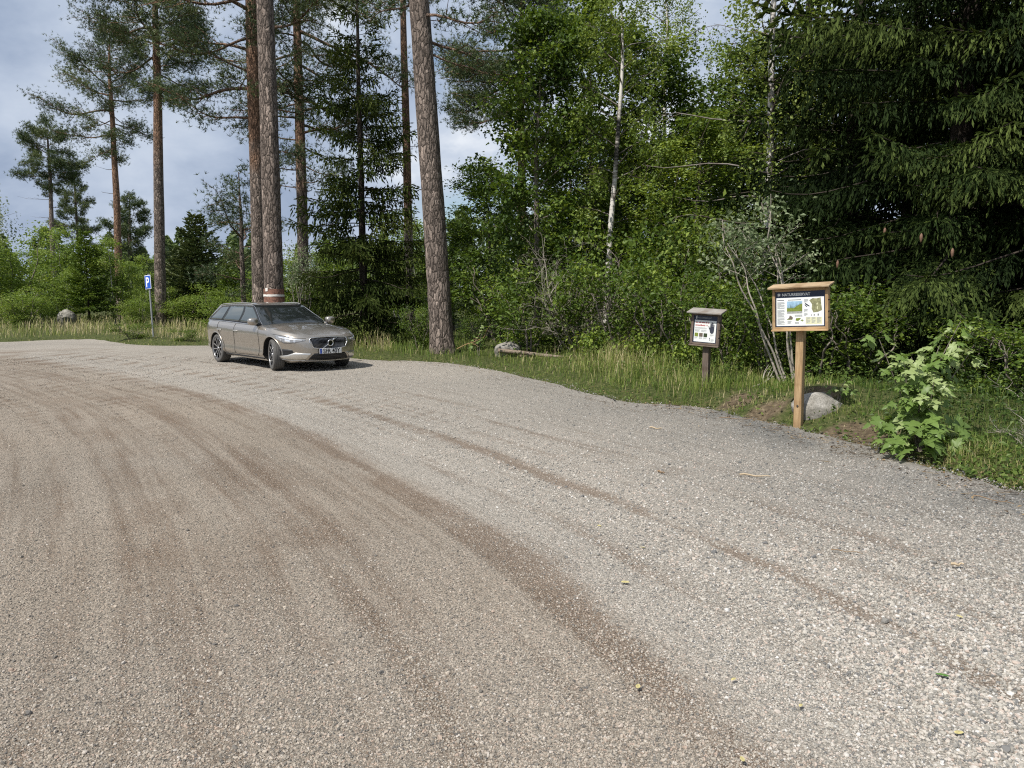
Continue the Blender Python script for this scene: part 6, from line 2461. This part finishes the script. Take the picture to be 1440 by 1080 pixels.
def rock(seed, size, loc, label, rz=0.0, cuts=7):
    import bmesh
    bm = bmesh.new()
    bmesh.ops.create_icosphere(bm, subdivisions=5, radius=1.0)
    v = np.array([x.co[:] for x in bm.verts])
    rng = np.random.default_rng(seed)
    for _ in range(cuts):              # flat broken faces
        n = nz(rng.normal(size=3)); dlim = 0.62 + .25 * rng.random()
        s = v @ n
        v = v - np.maximum(s - dlim, 0)[:, None] * n * 0.9
    v = v * (1 + 0.12 * vnoise(v, 1.6, seed, 3)[:, None] + 0.035 * vnoise(v, 6, seed + 1, 3)[:, None])
    v = v * np.array(size) / 2
    for b_, c in zip(bm.verts, v):
        b_.co = c
    me = bpy.data.meshes.new('boulder'); bm.to_mesh(me); bm.free()
    for p in me.polygons: p.use_smooth = True
    me.materials.append(M['rock'])
    o = bpy.data.objects.new('boulder', me); C.objects.link(o)
    o.location = loc; o.rotation_euler = (0, 0, rz)
    return tag(o, label, 'boulder')


bx, by, bz = at(1163, 9.55)
rock(3, (.80, .60, .60), (bx, by + .05, .13), 'split grey boulder half sunk at the foot of the large sign post', .3, 12)
bx, by, bz = at(714, 18.7)
rock(5, (.72, .55, .50), (bx, by, bz + .10), 'pale boulder carrying the left end of the lying log', .2)
bx, by, bz = at(94, 38)
rock(8, (.9, 0.8, .9), (bx, by, bz + .32), 'pale rounded boulder in the dry grass of the left meadow', 1.0)
M['log_wood'] = woodmat('barkless_log', (0.10, 0.075, 0.055), (0.20, 0.16, 0.125), (0.31, 0.26, 0.21))


def log(A, B, r, label, seed, name='fallen_log'):
    A = np.array(A, float); B = np.array(B, float)
    o = thing(name, label, 'log', tuple(A))
    rng = np.random.default_rng(seed)
    n = 24
    t = np.linspace(0, 1, n)[:, None]
    p = (B - A) * t + np.stack([np.zeros(n), .02 * np.sin(t[:, 0] * 5), .018 * np.sin(t[:, 0] * 4 + seed)], -1)
    mb = MB()
    a = np.linspace(0, 6.28, 14, endpoint=False)
    q = np.stack([np.cos(a)[None] * np.ones((n, 1)), np.sin(a)[None] * np.ones((n, 1)), t * 3 * np.ones((1, 14))], -1)
    tube(mb, p, r * (1 - .25 * t[:, 0]), 14, wob=1 + .09 * vnoise(q.reshape(-1, 3), 1.8, seed, 2).reshape(n, 14))
    mb.build('trunk', M['log_wood'], o, smooth=True)
    mb = MB()
    sticks(mb, [p[9], p[15]], [p[9] + np.array([.03, -.05, .14]), p[15] + np.array([.05, .02, .11])], .018, .01)
    mb.build('branch_stub', M['log_wood'], o)
    return o


A_ = P(701, 494, 18.5); B_ = P(803, 501.5, 17.9)
log(A_, (B_.x, B_.y, B_.z - .02), .052, 'upper log lying across the pale boulder in the grass', 1)
A_ = P(722, 500, 18.65); B_ = P(800, 504, 18.05)
log((A_.x, A_.y, A_.z - .02), (B_.x, B_.y, B_.z - .05), .05, 'lower thin log tucked behind the upper one', 2)


def dead_shrub(seed, H, R, n, r0=.018, depth=3):
    rng = np.random.default_rng(seed)
    mb = MB()

    def grow(p, d, L, r, lvl):
        m_ = 6
        pts_ = [np.array(p)]
        dd_ = np.array(d)
        for k in range(m_):
            dd_ = nz(dd_ + rng.normal(size=3) * .16 + np.array([0, 0, .03]))
            pts_.append(pts_[-1] + dd_ * L / m_)
        pts_ = np.array(pts_)
        tube(mb, pts_, np.linspace(r, r * .35, m_ + 1), 5 if lvl < 2 else 3, cap=False, tint=.5)
        if lvl < depth:
            for k in range(4 if lvl else 5):
                i = rng.integers(2, m_ + 1)
                grow(pts_[i], nz(dd_ + rng.normal(size=3) * .65), L * (.38 + .25 * rng.random()), r * .45, lvl + 1)
    for k in range(n):
        a = k * 2.4 + rng.random()
        grow((.12 * math.cos(a), .12 * math.sin(a), -.03), nz(np.array([math.cos(a) * R, math.sin(a) * R * .7, H * (.7 + .5 * rng.random())])), math.hypot(H, R) * (.7 + .3 * rng.random()), r0 * (.6 + .6 * rng.random()), 0)
    return mb


o = thing('dead_shrub', 'bare twiggy grey shrub standing between the log and the white birch', 'dead shrub', at(815, 18.9, -.02))
dead_shrub(4, 1.75, 1.15, 15).build('stems', M['pale_wood'], o)
rng = np.random.default_rng(3)
mb = MB()
k = 420
leaf_quads(mb, np.stack([rng.normal(size=k) * .45, rng.normal(size=k) * .4, .25 + 1.2 * rng.random(k)], -1), rng.normal(size=(k, 3)) + np.array([0, 0, 1]), rng.normal(size=(k, 3)), .06, 0, np.clip(.5 + .2 * rng.normal(size=k), 0, 1))
mb.build('sparse_leaves', M['birch_leaves'], o)
o = thing('dead_branch', 'pale dead branch lying in the grass between the two notice boards', 'branch', at(1062, 11.6, .06))
o.rotation_euler = (0, math.radians(72), 0.5)
dead_shrub(6, .75, .1, 1, .02, 1).build('wood', M['pale_wood'], o)
o = thing('dead_branch', 'tangle of pale dry twigs at the right edge beside the maple sapling', 'branch', at(1475, 7.4, .02))
o.rotation_euler = (0, math.radians(-35), 0.2)
dead_shrub(9, .32, .25, 8, .006, 2).build('wood', M['pale_wood'], o)
o = thing('dead_branch', 'forked bare twig sticking up at the right edge above the dry tangle', 'branch', at(1455, 9.0, .2))
o.rotation_euler = (0, math.radians(-30), 0)
dead_shrub(12, .45, .1, 2, .008, 1).build('wood', M['pale_wood'], o)
o = thing('dead_branch', 'fallen orange-brown stick by the foot of the stout pine', 'branch', at(643, 19.2, .05))
o.rotation_euler = (0, math.radians(78), -.6)
dead_shrub(13, .9, .1, 2, .016, 1).build('wood', simple('fresh_split_wood', (.36, .23, .11), rough=.8), o)


# leafy saplings with leaves one can tell apart
def maple_leaf_mesh(name, seed):
    rng = np.random.default_rng(seed)
    # outline of half a five-lobed leaf, base to tip
    half = [(0.0, 0.0), (.10, -.07), (.30, -.10), (.25, .03), (.50, .10), (.58, .28), (.40, .27), (.36, .36), (.52, .58), (.33, .53), (.19, .56), (.12, .78), (0.0, 1.02)]
    pts_ = half + [(-x, y) for x, y in half[::-1][1:-1]]
    P_ = np.array(pts_)
    P_ = P_ + rng.normal(size=P_.shape) * .012
    z = -.22 * np.abs(P_[:, 0]) ** 1.5 - .18 * P_[:, 1] ** 2 + .03 * rng.normal(size=len(P_))
    V = np.concatenate([np.stack([P_[:, 0], P_[:, 1], z], -1), [[0, .22, .03], [0, .55, -.02]]])
    k = len(P_)
    tip = 12
    F = []
    for i in range(k):
        j = (i + 1) % k
        c = k if (min(P_[i, 1], P_[j, 1]) < .42) else k + 1
        F.append([i, j, c])
    F.append([7, k + 1, k]); F.append([k - 7, k, k + 1])
    mb = MB()
    mb.add(V, np.array(F), 0, np.clip(.45 + .15 * rng.normal(), 0, 1))
    return mb


M['sapling_leaf'] = leafmat('sapling_leaf', (0.09, 0.145, 0.035), (0.165, 0.25, 0.062), (0.33, 0.40, 0.17), trans=.33, rough=.45)
leaf_me = [maple_leaf_mesh('leaf', 50 + k).mesh('leaf', M['sapling_leaf'], True) for k in range(5)]
leaf_pale = []
for k in range(3):
    q = maple_leaf_mesh('leaf', 60 + k)
    q.T = [np.clip(t_ * 0 + .92, 0, 1) for t_ in q.T]
    leaf_pale.append(q.mesh('leaf', M['sapling_leaf'], True))


def sapling(loc, stems, label, seed, size=.137, low=80):
    rng = np.random.default_rng(seed)
    root = thing('maple_sapling', label, 'maple sapling', loc)
    nleaf = 0

    def put(p, d, s, pale):
        me = (leaf_pale if pale else leaf_me)[int(rng.integers(0, 3 if pale else 5))]
        l = bpy.data.objects.new('leaf', me); C.objects.link(l); l.parent = root
        d = nz(np.array([d[0], d[1], -.15 - .35 * rng.random()]))
        n = nz(np.array([-.25, -.45, 1.0]) + rng.normal(size=3) * .38)
        n = nz(n - d * np.dot(n, d)); x = np.cross(d, n)
        Mx = Matrix(((x[0], d[0], n[0], p[0]), (x[1], d[1], n[1], p[1]), (x[2], d[2], n[2], p[2]), (0, 0, 0, 1)))
        l.matrix_local = Mx @ Matrix.Diagonal((s, s, s, 1))
        return nleaf
    for (tipv, n) in stems:
        T_ = np.array(tipv)
        t = np.linspace(0, 1, 14)[:, None]
        p = T_ * t + np.stack([.05 * np.sin(t[:, 0] * 4 + T_[0] * 9), .04 * np.sin(t[:, 0] * 5), np.zeros(14)], -1)
        p[:, :2] *= (0.45 + .55 * t)
        mb = MB(); tube(mb, p, np.linspace(.011, .003, 14), 6)
        mb.build('stem', M['grey_bark'], root, smooth=True)
        for k in range(n):
            f = 0.22 + .78 * ((k + rng.random()) / n) ** .9
            b0 = np.array([np.interp(f, t[:, 0], p[:, i]) for i in range(3)])
            a0 = rng.random() * 6.28
            for a in (a0, a0 + math.pi + .3 * rng.normal()):
                pl_ = (.04 + .11 * rng.random()) * (1.25 - .5 * f)
                d = np.array([math.cos(a), math.sin(a), .35])
                e = b0 + d * pl_
                put(e, d, size * (.6 + .65 * rng.random()) * (1.1 - .25 * f), rng.random() < .18 + .25 * (f > .75))
    for k in range(low):
        a = rng.random() * 6.28; r = .42 * math.sqrt(rng.random())
        put((r * math.cos(a) * .95 - .05, r * math.sin(a) - .05, .10 + .42 * rng.random() * (1 - r)), (math.cos(a), math.sin(a), 0), size * (.8 + .6 * rng.random()), rng.random() < .08)
    return root


sx, sy = GP(1302, 642)
sy += .12
sapling((sx, sy, gz(sx, sy) - .02), [((-.46, .05, 1.16), 16), ((-.34, -.1, 1.0), 14), ((-.12, .1, .98), 13), ((.06, .1, 1.0), 12), ((.15, 0, 1.10), 14), ((.31, .05, 1.34), 18), ((.44, .1, 1.05), 12), ((.05, -.15, .8), 11), ((-.2, -.15, .7), 10)],
        'bright maple sapling with big lobed leaves at the gravel edge, right of the large sign', 5)
sx2, sy2, _ = at(672, 18.9)
sapling((sx2, sy2, gz(sx2, sy2)), [((.22, 0, .75), 8), ((-.1, 0, .5), 5)], 'slight young sapling just right of the stout pine foot', 8, .09, 0)
sx2, sy2, _ = at(1183, 9.5)
sapling((sx2, sy2, gz(sx2, sy2)), [((.12, 0, .28), 5), ((-.05, -.05, .2), 4)], 'tiny maple seedling beside the split boulder', 9, .075, 0)

# weed clump at the rim of the gravel on the left
o = plant('undershrub', 'weed_clump', 'leafy weed clump with pale flower heads at the gravel rim near the parking sign', 'weed', at(186, 26.6, -.03), .6, (.8, .6, .34), parts=('stems', 'foliage'))
o = plant('undershrub', 'weed_clump', 'low weed patch at the gravel rim just left of the car tail', 'weed', at(262, 25.2, -.03), 2.6, (.6, .5, .25), parts=('stems', 'foliage'))

# sticks and fallen leaves on the gravel
M['twig'] = simple('dry_twig', (.22, .15, .09), rough=.85)
M['twig_pale'] = simple('bleached_twig', (.42, .33, .22), rough=.85)
for k, ((x0, y0), (x1, y1), r, pale, lb) in enumerate((
        ((1040, 670), (1083, 673), .009, 1, 'pale stick lying on the gravel below the large sign'),
        ((914, 603), (931, 605), .010, 1, 'short pale stick on the gravel below the small sign'),
        ((1012, 589), (1062, 592), .006, 0, 'thin reddish twig by the gravel rim between the signs'),
        ((1338, 797), (1356, 799), .009, 1, 'short stick on the coarse gravel at right'),
        ((1168, 776), (1212, 783), .004, 0, 'hair-thin twig in the middle of the coarse gravel'),
        ((925, 665), (934, 668), .011, 0, 'stubby brown twig on the gravel left of the pale stick'),
        ((1368, 700), (1425, 712), .005, 0, 'dark twig on the gravel near the right edge'))):
    A = np.array([*GP(x0, y0), .018]); B = np.array([*GP(x1, y1), .02])
    t = np.linspace(0, 1, 7)[:, None]
    p = (B - A) * t + np.stack([np.zeros(7), .012 * np.sin(t[:, 0] * 6 + k), .006 * np.sin(t[:, 0] * 9)], -1)
    mb = MB(); tube(mb, p, np.linspace(r, r * .5, 7), 6)
    o = mb.build('twig', M['twig_pale' if pale else 'twig'], None, smooth=True)
    o.location = tuple(A)
    tag(o, lb, 'twig')
M['yellow_leaf'] = simple('yellow_birch_leaf', (.44, .38, .17), rough=.6, var=.35, vscale=80)
M['green_leaf'] = simple('fresh_green_leaf', (.09, .19, .04), rough=.5, var=.2, vscale=80)
for k, (x, y, s, lb) in enumerate((
        (878, 821, .034, 'yellow leaf on the brown track in the middle of the gravel'),
        (897, 969, .026, 'yellow leaf lowest left, on the worn brown band'),
        (1327, 953, .036, 'single green leaf on the coarse gravel at lower right'),
        (1032, 958, .022, 'small yellow leaf left of the green leaf'),
        (1348, 869, .024, 'yellow leaf above the green leaf at right'),
        (1347, 1034, .026, 'yellow leaf below the green leaf near the bottom'),
        (1044, 1072, .022, 'yellow leaf at the bottom edge of the view'),
        (904, 772, .024, 'pale yellow leaf above the middle yellow leaf'),
        (1126, 995, .018, 'tiny yellow leaf between the bottom leaves'),
        (842, 741, .026, 'orange-yellow leaf highest on the gravel'))):
    gx_0, gy_0 = GP(x, y)
    mb = MB()
    a = np.linspace(0, 2 * math.pi, 11)[:-1]
    s *= .72
    V = np.stack([s * np.cos(a) * (1 + .25 * np.cos(a)), s * .52 * np.sin(a), .001 + .08 * s * np.abs(np.sin(a)) + .04 * s * np.cos(a)], -1)
    mb.add(np.concatenate([V, [[0, 0, .003]]]), np.array([[i, (i + 1) % 10, 10] for i in range(10)]))
    o = mb.build('fallen_leaf', M['green_leaf' if 'green leaf on' in lb else 'yellow_leaf'])
    o.location = (gx_0, gy_0, .010); o.rotation_euler = (.08, .06, k * 1.3)
    tag(o, lb, 'leaf')
